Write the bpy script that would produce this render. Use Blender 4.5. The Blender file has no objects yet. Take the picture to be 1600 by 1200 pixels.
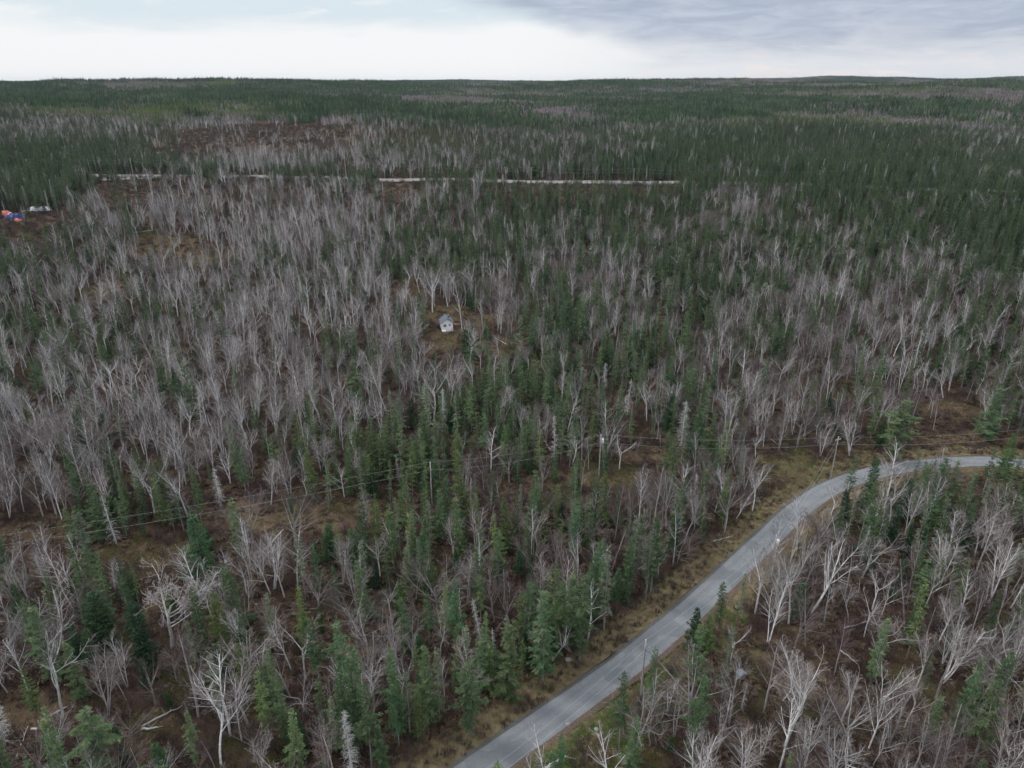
import bpy, math, random
import numpy as np
from mathutils import Vector, Matrix, Euler

R = math.radians
rng = np.random.default_rng(11)
random.seed(11)
SC = bpy.context.scene
COL = SC.collection

# ------------------------------------------------------------------ camera
CAM_H = 70.0
FPX = 1130.0                       # focal length in pixels of a 1600 px wide frame
PITCH = R(22.7)
CP, SP = math.cos(PITCH), math.sin(PITCH)
cam_d = bpy.data.cameras.new('camera')
cam = bpy.data.objects.new('camera', cam_d)
COL.objects.link(cam)
cam.location = (0, 0, CAM_H)
cam.rotation_euler = (R(90) - PITCH, 0, 0)
cam_d.sensor_fit = 'HORIZONTAL'
cam_d.sensor_width = 36.0
cam_d.lens = 36.0 * FPX / 1600.0
cam_d.clip_start = 1.0
cam_d.clip_end = 60000.0
SC.camera = cam

# ------------------------------------------------------------------ view
SC.view_settings.view_transform = 'Standard'
SC.view_settings.look = 'None'
SC.view_settings.gamma = 1.0
SC.view_settings.exposure = 0.20
SC.view_settings.use_curve_mapping = False
SC.cycles.max_bounces = 2
SC.cycles.diffuse_bounces = 1
SC.cycles.glossy_bounces = 1
SC.cycles.transmission_bounces = 1
SC.cycles.volume_bounces = 0
SC.cycles.transparent_max_bounces = 4
SC.cycles.use_denoising = True
SC.cycles.use_adaptive_sampling = True
SC.cycles.adaptive_threshold = 0.03
SC.cycles.caustics_reflective = False
SC.cycles.caustics_refractive = False

# ------------------------------------------------------------------ world
SUN_EL, SUN_AZ = R(46), R(-62)     # veiled sun over the west side of the view
world = bpy.data.worlds.new('World')
SC.world = world
world.use_nodes = True
try:
    world.cycles.sampling_method = 'AUTOMATIC'
except Exception:
    pass


class NT:
    """small helper for wiring nodes"""
    def __init__(s, tree):
        s.t = tree
        s.n = tree.nodes
        s.l = tree.links

    def put(s, sock, v):
        if hasattr(v, 'is_linked') or isinstance(v, bpy.types.NodeSocket):
            s.l.new(v, sock)
        else:
            sock.default_value = v

    def math(s, op, a, b=None, c=None, clamp=False):
        n = s.n.new('ShaderNodeMath'); n.operation = op; n.use_clamp = clamp
        s.put(n.inputs[0], a)
        if b is not None: s.put(n.inputs[1], b)
        if c is not None: s.put(n.inputs[2], c)
        return n.outputs[0]

    def step(s, v, a, b):
        n = s.n.new('ShaderNodeMapRange'); n.interpolation_type = 'SMOOTHSTEP'
        s.put(n.inputs[0], v); s.put(n.inputs[1], a); s.put(n.inputs[2], b)
        n.inputs[3].default_value = 0; n.inputs[4].default_value = 1
        return n.outputs[0]

    def mix(s, f, a, b, blend='MIX'):
        n = s.n.new('ShaderNodeMix'); n.data_type = 'RGBA'; n.blend_type = blend
        s.put(n.inputs[0], f)
        s.put(n.inputs[6], a if not isinstance(a, tuple) else (*a[:3], 1))
        s.put(n.inputs[7], b if not isinstance(b, tuple) else (*b[:3], 1))
        return n.outputs[2]

    def noise(s, vec, scale, detail=3, rough=0.55, dist=0.0):
        n = s.n.new('ShaderNodeTexNoise')
        if vec is not None: s.l.new(vec, n.inputs['Vector'])
        n.inputs['Scale'].default_value = scale
        n.inputs['Detail'].default_value = detail
        n.inputs['Roughness'].default_value = rough
        n.inputs['Distortion'].default_value = dist
        return n.outputs[0]

    def comb(s, x, y, z):
        n = s.n.new('ShaderNodeCombineXYZ')
        s.put(n.inputs[0], x); s.put(n.inputs[1], y); s.put(n.inputs[2], z)
        return n.outputs[0]


w = NT(world.node_tree)
for nd in list(w.n): w.n.remove(nd)
wo = w.n.new('ShaderNodeOutputWorld')
bg = w.n.new('ShaderNodeBackground')
w.l.new(bg.outputs[0], wo.inputs[0])
sky = w.n.new('ShaderNodeTexSky')
sky.sky_type = 'NISHITA'; sky.sun_disc = False
sky.sun_elevation = SUN_EL; sky.sun_rotation = SUN_AZ
sky.altitude = 100; sky.dust_density = 1.5
tc = w.n.new('ShaderNodeTexCoord')
sep = w.n.new('ShaderNodeSeparateXYZ'); w.l.new(tc.outputs['Generated'], sep.inputs[0])
dx, dy, dz = sep.outputs
el = w.math('MULTIPLY', w.math('ARCSINE', dz), 57.2958)          # elevation in degrees
az = w.math('MULTIPLY', w.math('ARCTAN2', dx, dy), 57.2958)      # azimuth, 0 straight ahead
# cloud-layer coordinates (a deck seen from below) and wind-drawn streaks
zz = w.math('ADD', w.math('MAXIMUM', dz, 0.0), 0.03)
deck_uv = w.comb(w.math('DIVIDE', dx, zz), w.math('DIVIDE', dy, zz), 0.0)
streak_uv = w.comb(w.math('MULTIPLY', az, 0.05), w.math('MULTIPLY', el, 0.27), 0.3)
n_deck = w.noise(deck_uv, 0.35, 5, 0.55, 0.3)
n_st = w.noise(streak_uv, 1.6, 6, 0.6, 0.5)
n_st2 = w.noise(streak_uv, 4.0, 6, 0.62, 0.5)
# lower edge of the grey deck: high over the bright gap, low on the east side
edge = w.math('ADD', w.math('MULTIPLY', w.step(az, -13.0, 12.0), -5.6), 7.6)
edge = w.math('ADD', edge, w.math('MULTIPLY', w.math('SUBTRACT', n_st, 0.5), 4.4))
deck = w.step(w.math('SUBTRACT', el, edge), -1.3, 1.5)
white_top = w.math('ADD', 2.9, w.math('MULTIPLY', w.math('SUBTRACT', n_st, 0.5), 3.0))
blue = w.math('MULTIPLY', w.step(w.math('SUBTRACT', el, white_top), -0.2, 1.5), w.math('SUBTRACT', 1.0, w.step(n_st2, 0.52, 0.80)))
horizon_w = (0.81, 0.82, 0.825)
horizon_g = (0.655, 0.675, 0.71)
low = w.mix(w.step(az, -2.0, 24.0), horizon_w, horizon_g)
low = w.mix(w.math('MULTIPLY', w.step(n_st2, 0.48, 0.72), w.step(az, 2.0, 20.0)), low, (0.78, 0.72, 0.70))
nish = w.n.new('ShaderNodeMix'); nish.data_type = 'RGBA'; nish.blend_type = 'MULTIPLY'
nish.inputs[0].default_value = 1.0
w.l.new(sky.outputs[0], nish.inputs[6]); nish.inputs[7].default_value = (0.08, 0.08, 0.08, 1)
clear = w.mix(0.9, nish.outputs[2], (0.51, 0.64, 0.73))
base = w.mix(w.math('MULTIPLY', blue, 0.62), low, clear)
# an overcast deck brightens from its far edge towards overhead
deck_hi = w.mix(w.step(n_deck, 0.36, 0.66), (0.78, 0.84, 0.94), (1.30, 1.33, 1.38))
deck_c = w.mix(w.step(el, 7.0, 40.0), w.mix(w.step(n_st2, 0.35, 0.7), (0.350, 0.400, 0.500), (0.475, 0.525, 0.615)), deck_hi)
full = w.mix(w.math('MULTIPLY', deck, 0.93), base, deck_c)
full = w.mix(w.step(el, -0.2, -2.5), full, (0.10, 0.10, 0.10))
w.l.new(full, bg.inputs[0])
bg.inputs[1].default_value = 1.0

# ------------------------------------------------------------------ sun (veiled by cloud)
sd = bpy.data.lights.new('sun', 'SUN')
sd.energy = 1.5
sd.angle = R(14)
sd.color = (1.0, 0.96, 0.91)
sun = bpy.data.objects.new('sun', sd)
COL.objects.link(sun)
sun_dir = Vector((math.sin(SUN_AZ) * math.cos(SUN_EL), math.cos(SUN_AZ) * math.cos(SUN_EL), math.sin(SUN_EL)))
sun.rotation_euler = sun_dir.to_track_quat('Z', 'Y').to_euler()

# ------------------------------------------------------------------ terrain shape
def sst(a, b, v):
    t = np.clip((np.asarray(v, float) - a) / (b - a), 0, 1)
    return t * t * (3 - 2 * t)


def terrain(x, y):
    x = np.asarray(x, float); y = np.asarray(y, float)
    d = np.hypot(x, y)
    h = 13.0 * sst(240, 480, d)
    h = h + 0.5 * np.sin(x * .071 + 1.0) * np.cos(y * .058 + .4) * sst(120, 220, d)
    h = h + (3.2 * np.sin(x * .0125 + .5) * np.cos(y * .0102) + 1.6 * np.sin(x * .027 + y * .019)) * sst(250, 600, d)
    h = h + (7.0 * np.sin(x * .0036 + 2.0 + y * .0012) + 6.0 * np.cos(y * .0049 - x * .0017)) * sst(600, 1500, d)
    h = h + 43.0 * sst(550, 2700, d) - 16.0 * sst(2900, 3900, d)
    a = np.degrees(np.arctan2(x, np.maximum(y, 1.0)))
    ridge = 10 * np.exp(-((a + 8) / 6.0) ** 2) + 8 * np.exp(-((a + 24) / 5.0) ** 2) + 26 * np.exp(-((a - 22) / 8.0) ** 2) + 24 * np.exp(-((a - 36) / 7.0) ** 2)
    h = h + (ridge + 12.0) * sst(3900, 5200, d) - 45 * sst(6300, 9300, d)
    return h


def T(x, y):
    return float(terrain(x, y))


def ground(px, py, dz=0.0):
    """where the sight line through a photograph point meets the ground (raised by dz)"""
    v = Vector(((px - 800), FPX * CP - (py - 600) * SP, -(FPX * SP + (py - 600) * CP)))
    t0 = 0.02; prev = t0
    t = t0
    while t < 20:
        p = Vector((0, 0, CAM_H)) + v * t
        if p.z <= T(p.x, p.y) + dz:
            lo, hi = prev, t
            for _ in range(30):
                m = .5 * (lo + hi)
                p = Vector((0, 0, CAM_H)) + v * m
                if p.z <= T(p.x, p.y) + dz: hi = m
                else: lo = m
            p = Vector((0, 0, CAM_H)) + v * hi
            return p
        prev = t
        t *= 1.02
    return Vector((0, 0, CAM_H)) + v * 10


def project(x, y, z):
    x = np.asarray(x, float); y = np.asarray(y, float); z = np.asarray(z, float) - CAM_H
    dep = y * CP - z * SP
    return 800 + FPX * x / dep, 600 - FPX * (z * CP + y * SP) / dep


def height_between(p, py_top):
    lo, hi = 0.3, 40.0
    for _ in range(40):
        m = .5 * (lo + hi)
        if project(p.x, p.y, p.z + m)[1] > py_top: lo = m
        else: hi = m
    return lo


# ------------------------------------------------------------------ materials
MATS = {}


def mat(name, build, rough=0.85, spec=0.15):
    if name in MATS: return MATS[name]
    m = bpy.data.materials.new(name)
    m.use_nodes = True
    t = NT(m.node_tree)
    b = m.node_tree.nodes['Principled BSDF']
    b.inputs['Roughness'].default_value = rough
    b.inputs['Specular IOR Level'].default_value = spec
    c = build(t, b)
    t.put(b.inputs['Base Color'], c if not isinstance(c, tuple) else (*c[:3], 1))
    MATS[name] = m
    return m


def obj_coord(t):
    return t.n.new('ShaderNodeTexCoord').outputs['Object']


def geo_pos(t):
    return t.n.new('ShaderNodeNewGeometry').outputs['Position']


def tinted(t, c):
    """object colour (set per tree) times the material colour, with a little individual variation"""
    oi = t.n.new('ShaderNodeObjectInfo')
    return t.mix(1.0, c, oi.outputs['Color'], 'MULTIPLY'), oi.outputs['Random']


def foliage(a, b, c):
    def f(t, bs):
        oi = t.n.new('ShaderNodeObjectInfo')
        rnd = oi.outputs['Random']
        n = t.noise(obj_coord(t), 0.9, 3)
        k = t.mix(t.step(rnd, 0.0, 1.0), a, b)
        k = t.mix(t.step(n, 0.48, 0.68), k, c)
        h = t.math('FRACT', t.math('MULTIPLY', rnd, 7.31))
        v = t.math('ADD', t.math('MULTIPLY', h, 0.7), 0.62)
        k = t.mix(1.0, k, t.comb(v, v, v), 'MULTIPLY')
        return t.mix(1.0, k, oi.outputs['Color'], 'MULTIPLY')
    return f


def wood(a, b, scale=1.5, var=0.5):
    def f(t, bs):
        oi = t.n.new('ShaderNodeObjectInfo')
        rnd = oi.outputs['Random']
        n = t.noise(obj_coord(t), scale, 4, .65)
        k = t.mix(t.step(n, .38, .66), a, b)
        h = t.math('FRACT', t.math('MULTIPLY', rnd, 5.17))
        v = t.math('ADD', t.math('MULTIPLY', h, var), 1.0 - .5 * var)
        k = t.mix(1.0, k, t.comb(v, v, v), 'MULTIPLY')
        return t.mix(1.0, k, oi.outputs['Color'], 'MULTIPLY')
    return f


M_SPRUCE = mat('spruce_needles', foliage((.056, .108, .050), (.090, .132, .056), (.150, .178, .100)), .75)
M_LICHEN = mat('lichen_needles', foliage((.130, .158, .102), (.115, .145, .082), (.205, .222, .165)), .85)
M_FIR = mat('fir_needles', foliage((.029, .073, .036), (.046, .088, .038), (.070, .112, .050)), .7)
M_YOUNG = mat('young_needles', foliage((.100, .155, .055), (.145, .175, .058), (.165, .200, .085)), .75)
M_SBARK = mat('spruce_bark', wood((.23, .215, .20), (.34, .33, .31)))
M_BIRCH = mat('birch_bark', wood((.52, .505, .495), (.78, .77, .76), 1.2, .85))
M_MAPLE = mat('maple_bark', wood((.27, .255, .24), (.42, .405, .39), 1.2, .4))
M_TWIG = mat('twigs', wood((.145, .117, .112), (.200, .166, .160), .5, .9))
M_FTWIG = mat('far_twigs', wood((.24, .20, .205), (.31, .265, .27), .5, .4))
M_TWIGW = mat('pale_twigs', wood((.20, .173, .165), (.28, .25, .24), .5, .85))
M_DEAD = mat('dead_wood', wood((.44, .425, .41), (.66, .65, .64), 2.0, .3))
M_SHRUB = mat('shrub_twigs', wood((.090, .066, .060), (.132, .098, .088), .6, .7))
M_FERN = mat('brown_bracken', wood((.092, .062, .045), (.140, .104, .066), .8, .6))
M_MOSSY = mat('moss_cover', foliage((.085, .088, .028), (.135, .118, .038), (.062, .098, .032)), .9)
M_TAN = mat('dry_grass', wood((.245, .195, .110), (.34, .28, .165), .8, .6))
M_GREEN = mat('green_grass', foliage((.085, .160, .032), (.115, .180, .042), (.165, .185, .065)), .8)


def ground_mat(t, bs):
    p = geo_pos(t)
    n1 = t.noise(p, .045, 5, .6, .4)
    n2 = t.noise(p, .35, 5, .65, .3)
    n3 = t.noise(p, 2.8, 4, .7)
    c = t.mix(t.step(n2, .35, .65), (.044, .029, .024), (.074, .045, .034))
    c = t.mix(t.step(n3, .55, .75), c, (.038, .029, .025))
    c = t.mix(t.math('MULTIPLY', t.step(n1, .52, .66), t.step(n3, .30, .6)), c, (.066, .070, .026))
    at = t.n.new('ShaderNodeAttribute'); at.attribute_name = 'open_heath'
    h = t.mix(t.step(n2, .4, .62), (.135, .086, .066), (.150, .118, .066))
    c = t.mix(t.math('MULTIPLY', at.outputs['Fac'], t.step(n3, .2, .6)), c, h)
    bp = t.n.new('ShaderNodeBump'); bp.inputs['Strength'].default_value = .6; bp.inputs['Distance'].default_value = .25
    t.l.new(n3, bp.inputs['Height']); t.l.new(bp.outputs[0], bs.inputs['Normal'])
    return c


M_GROUND = mat('forest_floor', ground_mat, .95, .05)


def asphalt(t, bs):
    p = geo_pos(t)
    n1 = t.noise(p, .25, 4, .6)
    n2 = t.noise(p, 9.0, 3, .7)
    c = t.mix(t.step(n1, .35, .68), (.196, .210, .222), (.232, .243, .252))
    c = t.mix(t.math('MULTIPLY', t.step(n2, .45, .8), .35), c, (.26, .265, .27))
    pt = t.noise(p, .16, 2, .4, 0.0)
    c = t.mix(t.math('MULTIPLY', t.step(pt, .575, .585), .55), c, (.140, .150, .160))
    stn = t.noise(p, .6, 5, .7, .6)
    c = t.mix(t.math('MULTIPLY', t.step(stn, .56, .74), .4), c, (.150, .156, .160))
    # long faint wheel tracks from the strip's own across-coordinate
    at = t.n.new('ShaderNodeAttribute'); at.attribute_name = 'across'
    v = t.math('ABSOLUTE', at.outputs['Fac'])
    tr = t.math('SUBTRACT', 1.0, t.step(t.math('ABSOLUTE', t.math('SUBTRACT', v, .46)), .05, .22))
    c = t.mix(t.math('MULTIPLY', tr, .35), c, (.150, .160, .172))
    n3 = t.noise(p, .9, 6, .75, 1.5)
    crack = t.math('SUBTRACT', 1.0, t.step(t.math('ABSOLUTE', t.math('SUBTRACT', n3, .5)), .003, .012))
    c = t.mix(t.math('MULTIPLY', crack, .55), c, (.07, .075, .08))
    dust = t.math('MULTIPLY', t.step(v, .80, 1.0), t.step(t.noise(p, 1.1, 5, .7), .42, .62))
    c = t.mix(t.math('MULTIPLY', dust, .55), c, (.19, .165, .135))
    return c


M_ROAD = mat('worn_asphalt', asphalt, .8, .2)


def gravel(a, b):
    def f(t, bs):
        p = geo_pos(t)
        n = t.noise(p, 5.0, 4, .75)
        n2 = t.noise(p, .4, 4, .6)
        c = t.mix(t.step(n, .35, .7), a, b)
        return t.mix(t.math('MULTIPLY', t.step(n2, .45, .65), .5), c, (.11, .10, .05))
    return f


M_SHOULDER = mat('rusty_gravel', gravel((.105, .075, .055), (.20, .155, .125)), .95, .05)
M_EDGE = mat('crumbled_asphalt', gravel((.085, .088, .09), (.15, .15, .15)), .95, .05)
M_FARROAD = mat('pale_gravel', gravel((.22, .22, .22), (.32, .32, .32)), .95, .05)


def verge_mat(t, bs):
    p = geo_pos(t)
    n = t.noise(p, .5, 5, .65, .4); n2 = t.noise(p, 4.0, 4, .7)
    c = t.mix(t.step(n, .36, .62), (.130, .100, .064), (.205, .165, .094))
    c = t.mix(t.math('MULTIPLY', t.step(n2, .5, .75), .6), c, (.085, .060, .040))
    return t.mix(t.math('MULTIPLY', t.step(t.noise(p, .13, 3), .55, .65), .5), c, (.11, .115, .045))


M_VERGE = mat('verge_turf', verge_mat, .95, .05)


def flat(a, var=.12, scale=3.0):
    def f(t, bs):
        n = t.noise(obj_coord(t), scale, 4, .6)
        b = tuple(min(1, x * (1 - var * 2)) for x in a)
        return t.mix(t.step(n, .4, .75), a, b)
    return f


M_WHITE = mat('white_paint', flat((.86, .86, .86), .04), .6, .3)
M_ROOF = mat('blue_grey_shingle', flat((.155, .185, .225), .15), .8)
M_GLASS = mat('dark_glass', lambda t, b: (.02, .025, .035), .12, .5)
M_STEEL = mat('grey_steel', flat((.45, .46, .48), .1), .45, .5)
M_BLACK = mat('black_steel', flat((.03, .03, .035), .1), .5, .4)
M_POLE = mat('weathered_pole', wood((.33, .31, .29), (.46, .44, .42), 1.0, .2))
M_WIRE = mat('wire_metal', lambda t, b: (.42, .43, .44), .5, .4)
M_LUMBER = mat('red_lumber', flat((.33, .19, .145), .2), .85)
M_GREYBOX = mat('grey_blue_paint', flat((.20, .225, .27), .12), .8)
M_RED = mat('coral_tarp', flat((.50, .135, .105), .12, 1.0), .55, .3)
M_BLUE = mat('navy_tarp', flat((.012, .025, .135), .15, 1.0), .5, .3)
M_WTARP = mat('white_tarp', flat((.74, .75, .80), .12, 1.0), .6, .3)
M_STONE = mat('pale_stone', flat((.36, .35, .33), .2), .9)


# ------------------------------------------------------------------ mesh helpers
class MB:
    def __init__(s):
        s.v = []; s.f = []; s.m = []

    def quad(s, a, b, c, d, m=0):
        k = len(s.v); s.v += [a, b, c, d]; s.f.append((k, k + 1, k + 2, k + 3)); s.m.append(m)

    def tri(s, a, b, c, m=0):
        k = len(s.v); s.v += [a, b, c]; s.f.append((k, k + 1, k + 2)); s.m.append(m)

    def tube(s, pts, rad, sides, m=0, cap=False):
        n = len(pts); k0 = len(s.v)
        up = Vector((.31, .17, .93))
        for i in range(n):
            d = (pts[min(i + 1, n - 1)] - pts[max(i - 1, 0)])
            if d.length < 1e-9: d = Vector((0, 0, 1))
            d.normalize()
            a = d.cross(up)
            if a.length < .05: a = d.cross(Vector((1, 0, 0)))
            a.normalize(); b = d.cross(a)
            for j in range(sides):
                th = 2 * math.pi * j / sides
                s.v.append(pts[i] + (a * math.cos(th) + b * math.sin(th)) * rad[i])
        for i in range(n - 1):
            for j in range(sides):
                q = k0 + i * sides; j2 = (j + 1) % sides
                s.f.append((q + j, q + j2, q + sides + j2, q + sides + j)); s.m.append(m)
        if cap:
            s.f.append(tuple(k0 + j for j in reversed(range(sides)))); s.m.append(m)
            s.f.append(tuple(k0 + (n - 1) * sides + j for j in range(sides))); s.m.append(m)

    def box(s, c, size, rot=None, m=0):
        c = Vector(c); hx, hy, hz = size[0] / 2, size[1] / 2, size[2] / 2
        k = len(s.v)
        for x, y, z in ((-1, -1, -1), (1, -1, -1), (1, 1, -1), (-1, 1, -1), (-1, -1, 1), (1, -1, 1), (1, 1, 1), (-1, 1, 1)):
            p = Vector((x * hx, y * hy, z * hz))
            if rot is not None: p = rot @ p
            s.v.append(p + c)
        for f in ((3, 2, 1, 0), (4, 5, 6, 7), (0, 1, 5, 4), (1, 2, 6, 5), (2, 3, 7, 6), (3, 0, 4, 7)):
            s.f.append(tuple(k + i for i in f)); s.m.append(m)

    def mesh(s, name, mats, smooth=False):
        me = bpy.data.meshes.new(name)
        me.from_pydata([tuple(p) for p in s.v], [], s.f)
        for mm in mats: me.materials.append(mm)
        if len(mats) > 1: me.polygons.foreach_set('material_index', s.m)
        if smooth: me.polygons.foreach_set('use_smooth', [True] * len(s.f))
        me.update()
        return me

    def add(s, o, m=0):
        k = len(s.v); s.v += o.v
        s.f += [tuple(i + k for i in f) for f in o.f]; s.m += [m] * len(o.f)


def link(name, me, parent=None, loc=None):
    o = bpy.data.objects.new(name, me)
    COL.objects.link(o)
    if parent is not None: o.parent = parent
    if loc is not None: o.location = loc
    return o


def tag(o, label=None, cat=None, group=None, kind=None):
    if label: o['label'] = label
    if cat: o['category'] = cat
    if group: o['group'] = group
    if kind: o['kind'] = kind
    return o


# ------------------------------------------------------------------ roads: centre lines from edge points
ROAD_W = 3.9
left_px = [(712, 1200), (840, 1113), (955, 1033), (1060, 948), (1184, 835), (1221, 799), (1254, 775), (1275, 761), (1303, 749), (1335, 738), (1364, 731), (1400, 724), (1486, 716.5), (1535, 715), (1584, 718)]
le = [ground(*p) for p in left_px]
le = [le[0] + (le[0] - le[1]).normalized() * 60, le[0] + (le[0] - le[1]).normalized() * 25] + le
e = (le[-1] - le[-2]).normalized(); e = Vector((e.x, e.y - .12, 0)).normalized()
le += [le[-1] + e * 30, le[-1] + e * 90, le[-1] + e * 240]


def smooth_line(pts, step):
    P = np.array([[p.x, p.y] for p in pts])
    s = np.r_[0, np.cumsum(np.hypot(*np.diff(P, axis=0).T))]
    q = np.arange(0, s[-1], step)
    X = np.interp(q, s, P[:, 0]); Y = np.interp(q, s, P[:, 1])
    k = np.hanning(int(round((9 if step < 3 else 16) / step)) | 1); k /= k.sum()
    h = len(k) // 2
    X = np.convolve(np.pad(X, h, mode='reflect', reflect_type='odd'), k, 'valid')
    Y = np.convolve(np.pad(Y, h, mode='reflect', reflect_type='odd'), k, 'valid')
    return np.stack([X, Y], 1)


LEFT = smooth_line(le, 1.5)
tan_ = np.gradient(LEFT, axis=0); tan_ /= np.linalg.norm(tan_, axis=1, keepdims=True)
RGT = np.stack([tan_[:, 1], -tan_[:, 0]], 1)
CEN = LEFT + RGT * (ROAD_W / 2)


def road_offset(x, y, cen=None, rgt=None):
    """signed distance from the near road's centre line, + on its right-hand side"""
    cen = CEN if cen is None else cen; rgt = RGT if rgt is None else rgt
    x = np.atleast_1d(np.asarray(x, float)); y = np.atleast_1d(np.asarray(y, float))
    out = np.empty(len(x)); 
    for i in range(0, len(x), 4000):
        d = np.stack([x[i:i + 4000, None] - cen[None, :, 0], y[i:i + 4000, None] - cen[None, :, 1]], 2)
        r2 = (d ** 2).sum(2); j = r2.argmin(1)
        k = np.arange(len(j))
        sg = np.sign((d[k, j] * rgt[j]).sum(1)); sg[sg == 0] = 1
        out[i:i + 4000] = np.sqrt(r2[k, j]) * sg
    return out


def strip(name, cen, rgt, profile, material, label=None, wob=None, across=False, sub=1):
    """a ribbon along a centre line; profile = [(offset, height above ground), ...]"""
    n = len(cen); k = len(profile)
    V = []; A = []
    for i in range(n):
        for j, (o, dz) in enumerate(profile):
            oo = o
            if wob is not None and wob[j]:
                oo = o + wob[j] * (math.sin(i * .37 + j) * .5 + math.sin(i * .13 + 2 * j) * .6 + (random.random() - .5) * .9)
            p = cen[i] + rgt[i] * oo
            V.append((p[0], p[1], T(*cen[i]) + dz)); A.append(o / (ROAD_W / 2))
    F = [(i * k + j, i * k + j + 1, (i + 1) * k + j + 1, (i + 1) * k + j) for i in range(n - 1) for j in range(k - 1)]
    F = [tuple(reversed(f)) for f in F]
    me = bpy.data.meshes.new(name); me.from_pydata(V, [], [tuple(reversed(f)) for f in F]); me.materials.append(material)
    if across:
        at = me.attributes.new('across', 'FLOAT', 'POINT'); at.data.foreach_set('value', A)
    me.polygons.foreach_set('use_smooth', [True] * len(F))
    me.update()
    # face up
    if me.polygons[0].normal.z < 0: me.flip_normals()
    return link(name, me)


hw = ROAD_W / 2
o = strip('road', CEN, RGT, [(-hw, .30), (-hw * .5, .34), (0, .37), (hw * .5, .34), (hw, .30)], M_ROAD, wob=[.05, 0, 0, 0, .05], across=True)
tag(o, 'worn grey asphalt road curving through the forest', kind='structure')
o = strip('road_shoulder', CEN, RGT, [(-hw - .8, .12), (-hw - .4, .255), (-hw + .3, .285)], M_EDGE, wob=[.25, .15, 0])
tag(o, 'crumbled dark shoulder beside the ditch', kind='structure')
o = strip('road_shoulder', CEN, RGT, [(hw - .3, .285), (hw + .35, .24), (hw + .9, .10)], M_SHOULDER, wob=[0, .15, .3])
tag(o, 'rusty gravel shoulder of the road', kind='structure')
o = strip('verge', CEN, RGT, [(-hw - 5.6, -.2), (-hw - 4.5, .10), (-hw - 3.2, .13), (-hw - 1.9, .05), (-hw - .6, .20)], M_VERGE, wob=[.6, .6, .3, .2, .1])
tag(o, 'brown grassy verge between road and spruces', kind='structure')
o = strip('verge', CEN, RGT, [(hw + .9, .16), (hw + 2.2, .08), (hw + 3.6, .08), (hw + 5.2, -.2)], M_VERGE, wob=[.2, .2, .5, .4])
tag(o, 'narrow grassy verge below the road', kind='structure')

# far road
far_px = [(60, 273), (160, 274.5), (280, 275), (400, 275), (520, 278), (620, 281.5), (800, 283.5), (930, 284), (1060, 284.5), (1180, 287), (1320, 290)]
fp = [ground(*p) for p in far_px]
fp = [fp[0] + (fp[0] - fp[1]) * 2.0] + fp + [fp[-1] + (fp[-1] - fp[-2]) * 3.0]
FCEN = smooth_line(fp, 4.0)
ft = np.gradient(FCEN, axis=0); ft /= np.linalg.norm(ft, axis=1, keepdims=True)
FRGT = np.stack([ft[:, 1], -ft[:, 0]], 1)
o = strip('far_road', FCEN, FRGT, [(-4.5, .3), (0, .75), (4.5, .6), (8.5, .1)], M_FARROAD, wob=[.4, 0, .3, .8])
tag(o, 'pale road crossing the forest far behind the cabin', kind='structure')

lot = []
for px in np.linspace(155, 272, 14):
    tt = (px - 155) / 130
    a, b_ = ground(px, 274.5), ground(px, 283.5 - 5.5 * tt + (.3 if int(px) % 3 else 0))
    lot.append((a, b_))
lm = MB()
for (a, b_), (c, d) in zip(lot[:-1], lot[1:]):
    ps = []
    for q0, q1 in ((a, b_), (c, d)):
        ps.append([q0.lerp(q1, k / 4) for k in range(5)])
        for q in ps[-1]: q.z = T(q.x, q.y) + .55
    for k in range(4): lm.quad(ps[0][k + 1], ps[1][k + 1], ps[1][k], ps[0][k])
tag(link('gravel_lot', lm.mesh('gravel_lot', [M_FARROAD])), 'pale gravel spread along the far road', kind='structure')

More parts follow.
